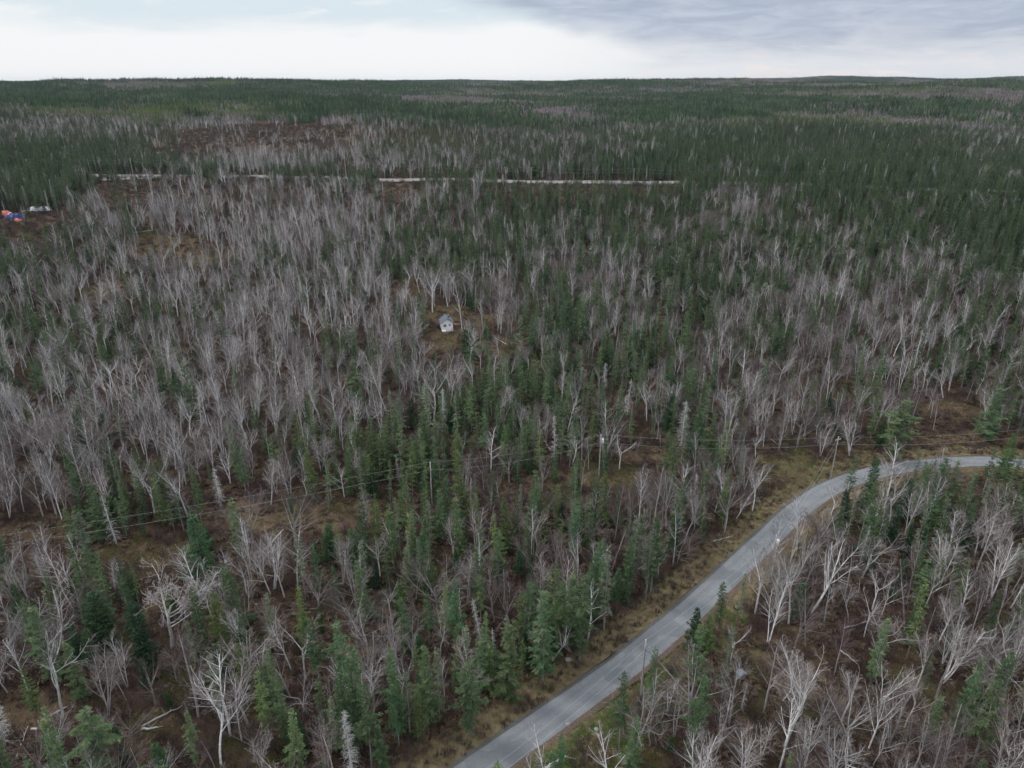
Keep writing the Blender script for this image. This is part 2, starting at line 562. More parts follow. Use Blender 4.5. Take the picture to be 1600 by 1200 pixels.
# ------------------------------------------------------------------ clearings (ground ellipses) and stand map
# photograph ellipse: cx, cy, rx, ry, how open (1 = bare), heath amount
CLEAR_PX = [
    (395, 211, 150, 20, .94, 1.0), (300, 238, 66, 9, .95, 1.0), (490, 230, 70, 11, .9, 1.0), (560, 258, 40, 8, .85, 1.0), (690, 262, 60, 7, .6, .7),
    (215, 291, 75, 15, .97, .9), (375, 288, 34, 12, .93, .9), (300, 296, 60, 12, .6, .9), (620, 294, 36, 9, .97, .7), (860, 293, 90, 7, .85, .5), (1010, 293, 60, 6, .8, .5), (470, 290, 60, 9, .6, .7),
    (38, 352, 80, 20, .98, .5), (255, 385, 60, 22, .85, 1.0), (330, 400, 45, 16, .7, .9), (165, 455, 36, 16, .9, .8), (640, 452, 26, 20, .8, .7),
    (700, 492, 36, 15, .95, 1.0), (690, 532, 32, 18, .97, .8), (760, 500, 40, 12, .5, .8), (780, 545, 45, 14, .8, .9), (730, 690, 40, 14, .6, .9),
    (465, 809, 145, 27, .93, 1.0), (600, 795, 60, 14, .7, 1.0), (930, 747, 90, 13, .93, 1.0), (1020, 712, 50, 14, .6, .9), (820, 765, 40, 10, .7, .9),
    (235, 864, 85, 20, .96, .6), (60, 830, 90, 20, .9, .3), (1250, 735, 62, 24, .97, .9), (1480, 640, 55, 17, .9, .5), (1500, 688, 120, 11, .9, .8), (1360, 705, 60, 12, .8, .7), (1545, 757, 55, 18, .95, .4),
    (200, 985, 26, 45, .85, .6), (60, 1115, 75, 34, .70, .7), (240, 1140, 45, 28, .75, .7), (520, 965, 45, 20, .5, .8), (540, 1020, 30, 20, .5, .8),
    (1130, 1000, 50, 40, .35, .8), (1240, 1010, 60, 30, .4, .9), (1440, 1080, 45, 38, .8, .5), (1420, 1000, 35, 25, .5, .4), (870, 1140, 110, 30, .95, .3), (1010, 1190, 60, 22, .7, .6),
    (420, 740, 40, 8, .2, .4), (1250, 1060, 40, 30, .5, .9), (990, 745, 40, 12, .6, .9),
]
SCAT = []
for cx, cy, rx, ry, op, he in CLEAR_PX:
    c = ground(cx, cy); a = ground(cx + rx, cy); b1 = ground(cx, cy - ry); b2 = ground(cx, cy + ry)
    SCAT.append((c.x, .5 * (b1.y + b2.y), max(2.5, a.x - c.x), max(2.5, .5 * (b1.y - b2.y)), op, he))


def openness(x, y, idx=4):
    x = np.asarray(x, float); y = np.asarray(y, float)
    o = np.zeros_like(x)
    for s in SCAT:
        q = ((x - s[0]) / s[2]) ** 2 + ((y - s[1]) / s[3]) ** 2
        q = q * (1 + .25 * np.sin(x * .9 + y * .6) + .2 * np.sin(x * .31 - y * .5))
        o = np.maximum(o, s[idx] * (1 - sst(.6, 1.25, q)))
    return o


ROWS = [135, 150, 170, 190, 210, 230, 260, 290, 320, 360, 400, 450, 500, 550, 600, 650, 700, 750, 800, 850, 900, 950, 1000, 1050, 1100, 1150, 1200]
STAND = """7777776666555555
6678887655666555
7788887556888876
6631126656899987
7751225555788887
8852235556788876
9975334457888876
8732234678856887
7421124677734788
4321135566546788
5322345654664656
5421223464563345
5432122364442345
2211133565542446
1111135666542345
1111346566543455
2223356566652365
3466666566632466
4787556666632445
3665356666632334
2464245677662223
2453245677753124
3553245688731123
3543346788321112
4643456885321112
3653567863211112
4654678862211112"""
STAND = np.array([[int(c) for c in r] for r in STAND.split('\n')], float) / 10.0


def conifer_share(x, y):
    """share of conifers in the stand growing at a ground point (surveyed from the photograph)"""
    px, py = project(x, y, terrain(x, y) + 6.5)      # where its crowns show
    py = np.clip(py, ROWS[0], ROWS[-1]); px = np.clip((px - 50) / 100.0, 0, 14.999)
    r = np.interp(py, ROWS, np.arange(len(ROWS))); r = np.clip(r, 0, len(ROWS) - 1.001)
    i = r.astype(int); j = px.astype(int); fr = r - i; fc = px - j
    v = (STAND[i, j] * (1 - fc) + STAND[i, j + 1] * fc) * (1 - fr) + (STAND[i + 1, j] * (1 - fc) + STAND[i + 1, j + 1] * fc) * fr
    clump = .36 * np.sin(x * .16 + 1.3 * np.sin(y * .09)) * np.sin(y * .13 + 1.1 * np.sin(x * .07)) + .12 * np.sin(x * .047 - y * .031)
    dd_ = np.hypot(x, y)
    clump = clump + sst(350, 800, dd_) * (.30 * np.sin(x * .017 + 1.4 * np.sin(y * .008)) * np.sin(y * .0085 + 1.2 * np.sin(x * .011)) + .12 * np.sin(x * .041 + y * .013))
    far_ = sst(140, 420, dd_) * (1 - .6 * sst(700, 1200, dd_))
    v = v + far_ * np.clip((v - .42) * .55 + .06, -.06, .3)
    return np.clip(v + clump * (1 - .3 * far_), .02, .98)


# ------------------------------------------------------------------ ground sheet
def axis(amax, n, a):
    t = np.linspace(-1, 1, n); return a * np.sinh(t * math.asinh(amax / a))


gx = axis(9500, 321, 55.0)
gy = np.concatenate([np.linspace(-400, 30, 30)[:-1], 30 + 60.0 * np.sinh(np.linspace(0, 1, 340) * math.asinh(9300 / 60.0))])
GX, GY = np.meshgrid(gx, gy)
GZ = terrain(GX, GY)
nx, ny = len(gx), len(gy)
V = np.stack([GX.ravel(), GY.ravel(), GZ.ravel()], 1)
ii = np.arange(nx * ny).reshape(ny, nx)
F = np.stack([ii[:-1, :-1].ravel(), ii[:-1, 1:].ravel(), ii[1:, 1:].ravel(), ii[1:, :-1].ravel()], 1)
me = bpy.data.meshes.new('ground')
me.from_pydata(V.tolist(), [], F.tolist())
me.materials.append(M_GROUND)
at = me.attributes.new('open_heath', 'FLOAT', 'POINT')
at.data.foreach_set('value', openness(GX.ravel(), GY.ravel(), 5).astype(np.float32))
me.polygons.foreach_set('use_smooth', [True] * len(F)); me.update()
tag(link('ground', me), 'reddish brown forest floor with moss and heath', kind='structure')

# ------------------------------------------------------------------ tree shapes
def jit(s): return random.uniform(-s, s)


def grow(trunk, crown, p, d, L, r, lvl, P):
    """one branch and everything that grows from it"""
    nseg = P['seg'][lvl]
    pts = [p.copy()]; rad = [r]; dirs = [d.copy()]
    q = p.copy(); dd = d.copy()
    tip = P['tip'][lvl]
    for i in range(nseg):
        w_ = P['wig'][lvl]
        dd = (dd + Vector((jit(w_), jit(w_), jit(w_) * .6 + P['up'][lvl])))
        dd.normalize()
        q = q + dd * (L / nseg)
        pts.append(q.copy()); dirs.append(dd.copy())
        f = (i + 1) / nseg
        rad.append(max(P['rmin'], r * (1 - f * (1 - tip))))
    sides = (6, 4, 3, 3, 3)[lvl]
    tgt = trunk if lvl <= P['trunk_lvl'] else crown
    tgt.tube(pts, rad, sides)
    if lvl + 1 >= P['levels']: return
    n = P['n'][lvl]
    n = max(1, int(round(n * random.uniform(.8, 1.2) * (1 if lvl == 0 else min(1.5, .4 + .6 * L / P['Lref'][lvl])))))
    s0 = P['start'][lvl]
    for k in range(n):
        f = s0 + (1 - s0) * ((k + random.random()) / n) ** P.get('bias', .9)
        f = min(.99, f)
        t = f * nseg; i = min(nseg - 1, int(t)); ft_ = t - i
        bp = pts[i].lerp(pts[i + 1], ft_); br = rad[i] + (rad[i + 1] - rad[i]) * ft_
        ax = dirs[i + 1]
        th = random.uniform(0, 2 * math.pi)
        a = ax.cross(Vector((math.cos(th), math.sin(th), .2)));
        if a.length < .1: continue
        a.normalize()
        ang = R(random.uniform(*P['ang'][lvl]))
        nd = ax * math.cos(ang) + a * math.sin(ang)
        nl = L * random.uniform(*P['len'][lvl]) * (1 - P['taper'][lvl] * (f - s0) / (1 - s0 + 1e-6))
        nr = max(P['rmin'], min(br * .8, br * P['rr'][lvl]))
        grow(trunk, crown, bp, nd, nl, nr, lvl + 1, P)


def bare_tree(seed, kind, H):
    random.seed(seed)
    tr, cr = MB(), MB()
    if kind == 'birch':
        P = dict(seg=(9, 5, 4, 2), wig=(.06, .12, .18, .2), up=(.03, .04, .04, .03), tip=(.22, .3, .4, .6), rmin=.0058, trunk_lvl=1, levels=4,
                 n=(18, 8, 5), Lref=(1, 2.6, .9), start=(.32, .25, .2), ang=((22, 55), (25, 55), (25, 60)), len=((.22, .38), (.28, .46), (.32, .55)), taper=(.6, .4, .3), rr=(.46, .42, .5))
        lean = Vector((jit(.10), jit(.10), 1)).normalized()
        nst = random.choice((1, 1, 2, 3))
        for i in range(nst):
            dd = (lean + Vector((jit(.16), jit(.16), 0)) * (1 if nst > 1 else .2)).normalized()
            grow(tr, cr, Vector((jit(.15), jit(.15), -.2)) * (1 if nst > 1 else .3), dd, H * random.uniform(.86, 1.0) if i else H, .105 if nst == 1 else .085, 0, P)
    elif kind == 'fork':
        P = dict(seg=(7, 7, 4, 3, 2), wig=(.07, .11, .16, .18, .2), up=(.02, .05, .05, .04, .03), tip=(.65, .2, .28, .4, .6), rmin=.0058, trunk_lvl=2, levels=5,
                 n=(5, 10, 6, 4), Lref=(1, 3.6, 1.5, .7), start=(.62, .15, .2, .15), ang=((16, 42), (24, 55), (24, 55), (20, 50)), len=((.75, 1.1), (.22, .40), (.35, .55), (.35, .6)), taper=(.1, .45, .3, .2), rr=(.62, .42, .5, .6))
        lean = Vector((jit(.16), jit(.16), 1)).normalized()
        grow(tr, cr, Vector((0, 0, -.2)), lean, H * .50, .095, 0, P)
    elif kind == 'broom':
        P = dict(seg=(6, 7, 4, 3, 2), wig=(.04, .06, .09, .14, .2), up=(.02, .03, .04, .04, .03), tip=(.55, .2, .25, .35, .6), rmin=.0062, trunk_lvl=1, levels=5,
                 n=(12, 7, 5, 3), Lref=(1, 3.4, 1.5, .7), start=(.40, .25, .2, .15), ang=((18, 62), (14, 38), (15, 40), (20, 50)), len=((.75, 1.15), (.34, .52), (.38, .55), (.4, .6)), taper=(.15, .35, .3, .2), rr=(.40, .45, .5, .6))
        grow(tr, cr, Vector((0, 0, -.2)), Vector((jit(.08), jit(.08), 1)).normalized(), H * .50, .13, 0, P)
    elif kind == 'gnarl':
        P = dict(seg=(7, 8, 5, 4, 2), wig=(.14, .22, .28, .28, .3), up=(.02, .05, .04, .03, .02), tip=(.6, .28, .3, .4, .6), rmin=.010, trunk_lvl=2, levels=5,
                 n=(6, 9, 6, 4), Lref=(1, 4.2, 1.7, .8), start=(.42, .15, .2, .2), ang=((24, 62), (28, 66), (30, 66), (25, 60)), len=((.80, 1.25), (.28, .46), (.36, .56), (.35, .6)), taper=(.1, .4, .3, .2), rr=(.60, .48, .55, .6))
        grow(tr, cr, Vector((0, 0, -.2)), Vector((jit(.10), jit(.10), 1)).normalized(), H * .52, .11, 0, P)
    elif kind == 'dense':
        P = dict(seg=(8, 5, 4, 2), wig=(.05, .08, .14, .2), up=(.02, .06, .05, .03), tip=(.2, .22, .35, .6), rmin=.0062, trunk_lvl=0, levels=4,
                 n=(24, 7, 4), Lref=(1, 2.6, 1.0), start=(.22, .2, .15), ang=((22, 50), (18, 45), (20, 50)), len=((.24, .42), (.30, .48), (.35, .55)), taper=(.5, .4, .3), rr=(.34, .45, .5))
        grow(tr, cr, Vector((0, 0, -.2)), Vector((jit(.12), jit(.12), 1)).normalized(), H, .10, 0, P)
    return tr, cr


def spray(mb, p, d, side, L, W, droop):
    """a flat spray of needles: kite with a bend"""
    u = (side * .75 + d * .66); u.normalize()
    tip = p + u * L + Vector((0, 0, -droop * L))
    mid = p + u * (L * .5) + Vector((0, 0, -droop * L * .25 + jit(.02)))
    n = u.cross(Vector((0, 0, 1)))
    if n.length < .1: n = Vector((1, 0, 0))
    n.normalize()
    n = (n + Vector((0, 0, jit(.8)))).normalized()
    k = len(mb.v)
    mb.v += [p, mid + n * W, tip, mid - n * W]
    mb.f += [(k, k + 1, k + 2), (k, k + 2, k + 3)]; mb.m += [0, 0]


def conifer(seed, H, base=.12, spread=.16, dens=1.0, droop=.15, ragged=.45, crown_pow=.85, trunk_r=.11, upturn=.12, dead_low=True, gap=.38, fill=1.5):
    random.seed(seed)
    tr, cr = MB(), MB()
    lean = Vector((jit(.025), jit(.025), 1))
    pts = [Vector((lean.x * H * t, lean.y * H * t, H * t - .2 * (1 - t))) + Vector((jit(.03), jit(.03), 0)) for t in np.linspace(0, 1, 8)]
    rad = [trunk_r * (1 - .93 * t) for t in np.linspace(0, 1, 8)]
    tr.tube(pts, rad, 6)

    def at(z):
        t = max(0, min(.999, z / H)) * 7; i = int(t); return pts[i].lerp(pts[i + 1], t - i)
    z = base * H
    Rmax = spread * H
    bulge = [random.uniform(1 - ragged, 1 + ragged * .6) for _ in range(14)]
    while z < H * .985:
        f = (z - base * H) / (H * (1 - base))
        prof = (1 - f) ** crown_pow * min(1, .45 + f * 4.0)
        nb = max(3, int(round((4.6 * dens) * (1 - .35 * f))))
        th0 = random.uniform(0, 6.28)
        for k in range(nb):
            th = th0 + 6.283 * k / nb + jit(.35)
            bl = Rmax * prof * bulge[int(f * 13)] * random.uniform(.62, 1.15) * bulge[int((th * 1.3 + f * 5) % 14)] + .14
            if random.random() < ragged * .22: bl *= .4
            out = Vector((math.cos(th), math.sin(th), 0))
            zb = z + jit(gap * .5)
            b0 = at(zb)
            el_ = .55 * f + .02 - droop * (1 - f) + jit(.08)
            ns = max(3, int(bl / .22 * fill))
            side = Vector((-out.y, out.x, 0))
            prev = b0
            npt = 4
            bp = []
            for i in range(npt + 1):
                t = i / npt
                bp.append(b0 + out * (bl * t) + Vector((0, 0, bl * (el_ * t - droop * .9 * t * t + upturn * t ** 3))) + side * (jit(.03) * bl))
            cr.tube(bp, [max(.006, .02 * (1 - .7 * i / npt)) for i in range(npt + 1)], 3)
            for i in range(ns):
                t = (.12 + .88 * (i + random.random()) / ns)
                q = t * npt; j = min(npt - 1, int(q)); p = bp[j].lerp(bp[j + 1], q - j)
                dr = (bp[j + 1] - bp[j]).normalized()
                L = (.20 + .34 * bl * (1 - t) * .55 + .11 * random.random()) * random.uniform(.7, 1.2)
                for sgn in (-1, 1):
                    spray(cr, p, dr, side * sgn, L, L * random.uniform(.15, .24), random.uniform(.1, .55))
                if random.random() < .55:
                    spray(cr, p, dr, Vector((jit(.4), jit(.4), -1)), L * .75, L * .15, .3)
            spray(cr, bp[-2], out, out * .6 + Vector((0, 0, .2)), bl * .25 + .16, .055, .05)
        z += gap * random.uniform(.75, 1.25) * (1 - .35 * f)
    top = at(H * .97)
    cr.tube([top, top + Vector((jit(.03), jit(.03), H * .03 + .35))], [.018, .006], 3)
    for k in range(9):
        th = random.uniform(0, 6.28)
        spray(cr, top + Vector((0, 0, random.uniform(0, .4))), Vector((0, 0, 1)), Vector((math.cos(th), math.sin(th), .4)), .18, .035, -.3)
    if dead_low:                                         # bare dead branches below the green crown
        for k in range(int(14 * max(.3, base / .3))):
            zz_ = random.uniform(.06, max(.10, base)) * H
            th = random.uniform(0, 6.28); L = random.uniform(.3, .9)
            a = at(zz_)
            tr.tube([a, a + Vector((math.cos(th) * L * .5, math.sin(th) * L * .5, -.03)), a + Vector((math.cos(th) * L, math.sin(th) * L, -.15 * L))], [.014, .009, .005], 3)
    return tr, cr


def snag_tree(seed, H, dense=1.0):
    random.seed(seed)
    tr, cr = MB(), MB()
    lean = Vector((jit(.05), jit(.05), 1))
    pts = [Vector((lean.x * H * t + jit(.04), lean.y * H * t + jit(.04), H * t - .2 * (1 - t))) for t in np.linspace(0, 1, 8)]
    tr.tube(pts, [.12 * (1 - .85 * t) for t in np.linspace(0, 1, 8)], 6)
    z = .12 * H
    while z < .97 * H:
        f = z / H
        t = f * 7; i = min(6, int(t)); a = pts[i].lerp(pts[i + 1], t - i)
        for k in range(int(3 + 2 * dense)):
            th = random.uniform(0, 6.28); L = (.30 + 1.25 * (1 - f)) * random.uniform(.4, 1.1)
            u = Vector((math.cos(th), math.sin(th), 0))
            p1 = a + u * L * .55 + Vector((0, 0, jit(.08) - .04)); p2 = a + u * L + Vector((jit(.1), jit(.1), -.22 * L + jit(.1)))
            cr.tube([a, p1, p2], [.016, .011, .006], 3)
            for s in range(int(4 * dense)):
                q = a.lerp(p2, random.uniform(.3, 1)); v = Vector((jit(1), jit(1), jit(.5) - .4)).normalized() * random.uniform(.12, .38)
                cr.tube([q, q + v], [.008, .005], 3)
        z += .24 * random.uniform(.7, 1.3)
    return tr, cr


class Kind:
    def __init__(s, name, cat, variants, mats):
        s.name = name; s.cat = cat; s.var = []; s.H = []
        s.coll = bpy.data.collections.new(name + '_forms')
        for i, (tr, cr, H) in enumerate(variants):
            tm = tr.mesh(name + '_trunk', [mats[0]], True); cm = cr.mesh(name + '_crown', [mats[1]])
            both = MB(); both.add(tr, 0); both.add(cr, 1)
            bm_ = both.mesh(name + '_whole', list(mats))
            ob = bpy.data.objects.new('%s_form_%02d' % (name, i), bm_)
            s.coll.objects.link(ob)
            s.var.append((tm, cm)); s.H.append(H)


def bt(seed, kind, H):
    a, b = bare_tree(seed, kind, H); return a, b, H


def ct(seed, H, **k):
    a, b = conifer(seed, H, **k); return a, b, H


def stt(seed, H, d=1.0):
    a, b = snag_tree(seed, H, d); return a, b, H


K = {}
K['birch'] = Kind('birch_tree', 'birch', [bt(i, 'birch', 9.5) for i in (1, 2, 3, 4, 5, 6)] + [bt(i, 'fork', 9.5) for i in (7, 8, 9, 10, 11, 12, 13)], (M_BIRCH, M_TWIGW))
K['maple'] = Kind('maple_tree', 'maple', [bt(i, 'broom', 8.5) for i in (21, 22, 23, 24, 29, 30, 31)] + [bt(i, 'dense', 8.5) for i in (25, 26, 27, 28)], (M_MAPLE, M_TWIG))
K['gnarl'] = Kind('gnarled_tree', 'bare tree', [bt(i, 'gnarl', 9.0) for i in (41, 42, 43, 44)], (M_DEAD, M_TWIGW))
K['spruce'] = Kind('spruce_tree', 'spruce', [ct(60, 10, base=.14, spread=.16), ct(61, 10, base=.28, spread=.14, ragged=.55), ct(62, 10, base=.06, spread=.20, dens=1.15), ct(63, 10, base=.42, spread=.15, ragged=.65, dens=.9),
                                              ct(64, 10, base=.18, spread=.20, ragged=.5, droop=.22), ct(65, 10, base=.12, spread=.15, crown_pow=.65), ct(66, 10, base=.33, spread=.16, ragged=.7, dens=.8),
                                              ct(67, 10, base=.05, spread=.24, ragged=.4, droop=.12, dens=1.2, crown_pow=1.0), ct(68, 10, base=.25, spread=.13, ragged=.6, droop=.28), ct(69, 10, base=.10, spread=.18, ragged=.6, crown_pow=1.1)], (M_SBARK, M_SPRUCE))
K['lichen'] = Kind('lichen_spruce', 'spruce', [ct(71, 10, base=.25, spread=.125, ragged=.6, dens=.85, droop=.25, fill=.8), ct(72, 10, base=.2, spread=.14, ragged=.5, dens=.8, droop=.2, fill=.8), ct(73, 10, base=.35, spread=.12, ragged=.6, dens=.9, fill=.8)], (M_SBARK, M_LICHEN))
K['fir'] = Kind('fir_tree', 'fir', [ct(81, 6, base=.03, spread=.23, gap=.24, dens=1.25, ragged=.25, droop=.05, dead_low=False, crown_pow=.9), ct(82, 6, base=.03, spread=.28, gap=.24, dens=1.3, ragged=.3, droop=.08, dead_low=False, crown_pow=.75), ct(83, 6, base=.03, spread=.20, gap=.22, dens=1.2, ragged=.3, droop=.02, dead_low=False)], (M_SBARK, M_FIR))
K['young'] = Kind('young_fir', 'fir', [ct(84, 6, base=.03, spread=.22, gap=.3, dens=1.1, ragged=.3, droop=.03, dead_low=False), ct(85, 6, base=.03, spread=.26, gap=.3, dens=1.1, ragged=.35, droop=.05, dead_low=False)], (M_SBARK, M_YOUNG))
K['snag'] = Kind('dead_spruce', 'dead tree', [stt(91, 8), stt(92, 8, 1.5), stt(93, 8, .6)], (M_DEAD, M_DEAD))

# ------------------------------------------------------------------ individual trees
TREES = []        # dicts of single trees, labelled together further down
STUFF = {k: [] for k in K}


def single(kind, x, y, H, var=None, rot=None, tint=None, lean=(0, 0), label=None, wide=1.0, color_word=None):
    kd = K[kind]
    if var is None: var = random.randrange(len(kd.var))
    TREES.append(dict(kind=kind, x=x, y=y, H=H, var=var % len(kd.var), rot=random.uniform(0, 6.28) if rot is None else rot, tint=tint or (1, 1, 1), lean=lean, label=label, wide=wide, word=color_word))


random.seed(5)
# trees that can be told apart in the photograph: kind, foot, top (photograph points), width factor, label
HERO = [
    ('gnarl', (268, 1012), 868, 1.35, 0, 'big gnarled pale tree with long sideways limbs over the green firs'),
    ('gnarl', (98, 1122), 935, .8, 2, 'tall crooked pale tree rising by the fallen logs'),
    ('gnarl', (584, 1094), 1008, 1.15, 2, 'bleached forked dead tree with wide bare arms among low firs'),
    ('gnarl', (480, 1118), 1042, 1.1, 3, 'white bushy bare tree with candelabra limbs above small firs'),
    ('gnarl', (503, 668), 556, 1.0, 1, 'white bare tree with curling limbs beside a dark spruce'),
    ('gnarl', (680, 668), 548, 1.15, 0, 'pale bare tree spreading above a spruce below the cabin'),
    ('gnarl', (12, 1085), 990, .9, 3, 'bent whitish trunk at the picture edge near the fallen logs'),
    ('gnarl', (1345, 905), 815, 1.2, 2, 'leafless tree with broad fan of grey limbs in the woods below the bend'),
    ('gnarl', (1565, 1100), 985, 1.2, 0, 'big pale bare tree with antler-like limbs in the corner woods'),
    ('gnarl', (1490, 1000), 925, 1.15, 1, 'white twisting bare crown beside a dark clearing'),
    ('gnarl', (1015, 1165), 1078, 1.05, 3, 'white leaning bare tree with arching limbs by the roadside'),
    ('gnarl', (990, 1178), 1060, .9, 1, 'white crooked bare trunk just behind the bleached log'),
    ('maple', (395, 846), 770, 1.5, 0, 'wide broom-shaped bare maple in the clearing under the wires'),
    ('maple', (462, 850), 768, 1.6, 1, 'widest broom-shaped bare maple in the clearing, beside its twin'),
    ('maple', (686, 958), 868, 1.35, 2, 'round bare maple with dense grey brush crown amid spruces'),
    ('maple', (560, 1015), 900, 1.2, 3, 'bare maple with rounded brush crown over a short fir'),
    ('maple', (58, 738), 640, 1.45, 0, 'broad pale brush-crowned maple at the picture edge above the wires'),
    ('maple', (132, 735), 645, 1.3, 2, 'soft grey brush-crowned maple beside a broader one above the wires'),
    ('maple', (1078, 1140), 1015, 1.3, 3, 'tall fan-shaped bare maple between the road and the grey box'),
    ('maple', (1245, 700), 620, 1.35, 1, 'round bare maple behind the grassy road bend'),
    ('maple', (310, 1120), 985, 1.1, 7, 'tall straight grey maple with upswept branches'),
    ('maple', (1285, 600), 400, 1.2, 8, 'very tall grey tree column with dense bare twigs'),
    ('maple', (1400, 720), 655, 1.0, 9, 'bare maple thicket tree beside the big spruce at the road'),
    ('maple', (848, 428), 378, 1.7, 0, 'round pale lilac-grey maple crown among dark spruces'),
    ('birch', (1265, 960), 828, 1.2, 7, 'forked white birch with slender arms near the round green fir'),
    ('birch', (1232, 975), 845, 1.0, 8, 'white-limbed birch standing in front of the transformer pole'),
    ('birch', (1225, 1170), 985, 1.15, 9, 'tall white birch with wide V-shaped fork in the red undergrowth'),
    ('birch', (1330, 1190), 1060, 1.15, 6, 'leaning white birch with fanned branches along the bottom edge'),
    ('birch', (605, 645), 530, 1.0, 7, 'bright white birch standing before the dark firs below the cabin'),
    ('birch', (1175, 800), 718, 1.0, 9, 'white leaning birch on the forest edge above the road'),
    ('birch', (700, 480), 405, 1.3, 7, 'tall pale birch standing right behind the cabin'),
    ('birch', (676, 488), 402, 1.2, 8, 'pale birch leaning over behind the cabin roof'),
    ('birch', (722, 515), 440, .9, 1, 'slim birch just beside the cabin and its lumber'),
    ('spruce', (168, 1232), 1108, 1.7, 4, 'large bushy spruce at the bottom edge beside the fallen logs'),
    ('lichen', (148, 925), 800, 1.35, 1, 'big pale-tipped spruce under the wires in front of the mossy strip'),
    ('spruce', (90, 1062), 945, 1.15, 2, 'yellowish green spruce next to the tall crooked pale tree'),
    ('fir', (322, 915), 808, 1.1, 0, 'sharp-tipped green fir standing alone before the broom maples'),
    ('fir', (172, 1020), 925, 1.1, 1, 'dense blue-green fir beside the dark mossy gap'),
    ('fir', (232, 1045), 940, .9, 2, 'narrow blue-green fir across the dark mossy gap'),
    ('lichen', (345, 1110), 1025, 1.2, 0, 'pale green spruce with frosted top between bare maples'),
    ('spruce', (967, 1172), 1050, .75, 3, 'slim lone spruce with bare lower trunk on the green verge'),
    ('spruce', (1014, 1105), 1012, .8, 5, 'pointed green spruce beside the roadside pole'),
    ('fir', (1082, 1015), 952, 1.0, 0, 'blue-green fir leaning over the road edge'),
    ('fir', (1246, 960), 912, 1.25, 1, 'round bright green fir bush under bare birches'),
    ('fir', (1048, 1172), 1150, 1.3, 1, 'tiny round green fir bush below the arching white tree'),
    ('fir', (1352, 805), 716, .85, 2, 'dark fir standing against the road at the bend'),
    ('spruce', (1395, 722), 620, 1.9, 4, 'massive dark spruce behind the road past the bend'),
    ('spruce', (1538, 690), 602, 1.8, 0, 'massive rounded spruce above the wires near the picture edge'),
    ('spruce', (848, 1065), 920, 1.1, 0, 'tall yellow-green spruce on the forest edge by the ditch'),
    ('spruce', (905, 1035), 893, 1.0, 4, 'tall pale-topped spruce on the forest edge'),
    ('spruce', (795, 1095), 978, 1.2, 2, 'broad spruce on the forest edge where the verge narrows'),
    ('spruce', (735, 1150), 1030, 1.3, 4, 'broad grey-green spruce at the lower end of the forest edge'),
    ('lichen', (943, 985), 868, 1.0, 0, 'lichen-grey spruce among greener ones above the verge'),
    ('lichen', (1008, 940), 830, .95, 2, 'slender lichen-grey spruce above the middle of the verge'),
    ('snag', (345, 790), 730, 1.1, 1, 'dead feathery grey spruce just above the clearing wires'),
    ('snag', (1064, 700), 625, 1.2, 1, 'large dead grey spruce with feathery branches above the cut line'),
    ('snag', (1085, 790), 740, 1.0, 0, 'dead grey spruce beside a green one below the cut line'),
    ('snag', (866, 720), 645, .8, 0, 'thin dead grey spruce spire above the cut line'),
    ('spruce', (560, 650), 560, 1.5, 4, 'large dark spruce beside the white curling tree'),
    ('lichen', (672, 690), 600, 1.3, 1, 'pale spruce under the spreading bare tree'),
    ('fir', (728, 555), 515, 1.2, 1, 'deep green fir thicket tree in front of the cabin'),
    ('fir', (742, 552), 520, 1.0, 0, 'deep green fir beside the thicket in front of the cabin'),
    ('snag', (1158, 1110), 1065, .9, 2, 'small dead pale spruce below the grey box'),
    ('spruce', (1432, 806), 724, 1.25, 2, 'first green spruce of the row screening the road past the bend'),
    ('spruce', (1455, 800), 716, 1.3, 7, 'broad green spruce second in the row screening the road past the bend'),
    ('spruce', (1478, 806), 722, 1.2, 9, 'third green spruce of the row screening the road past the bend'),
    ('spruce', (1504, 818), 738, 1.25, 0, 'last spruce of the row, just before the road reappears'),
    ('fir', (1408, 812), 748, 1.0, 0, 'dark fir at the bend end of the spruce row'),
]
for kd, ft_px, top, wd, var, lab in HERO:
    p = ground(*ft_px)
    H = min(height_between(p, top), 17.0)
    single(kd, p.x, p.y, H, var, wide=wd, label=lab, tint={'spruce': (1, 1, 1)}.get(kd, (1, 1, 1)))
HX = np.array([t['x'] for t in TREES]); HY = np.array([t['y'] for t in TREES])

# scattered trees: jittered cells, spacing widens with distance from the lens
def cells(y0, y1, s, fan, pad):
    xs, ys = [], []
    y = y0
    while y < y1:
        half = fan * y + pad
        n = int(2 * half / s)
        xx = -half + (np.arange(n) + rng.random(n)) * s
        yy = y + rng.random(n) * s * .95
        xs.append(xx); ys.append(yy); y += s * .95
    return np.concatenate(xs), np.concatenate(ys)


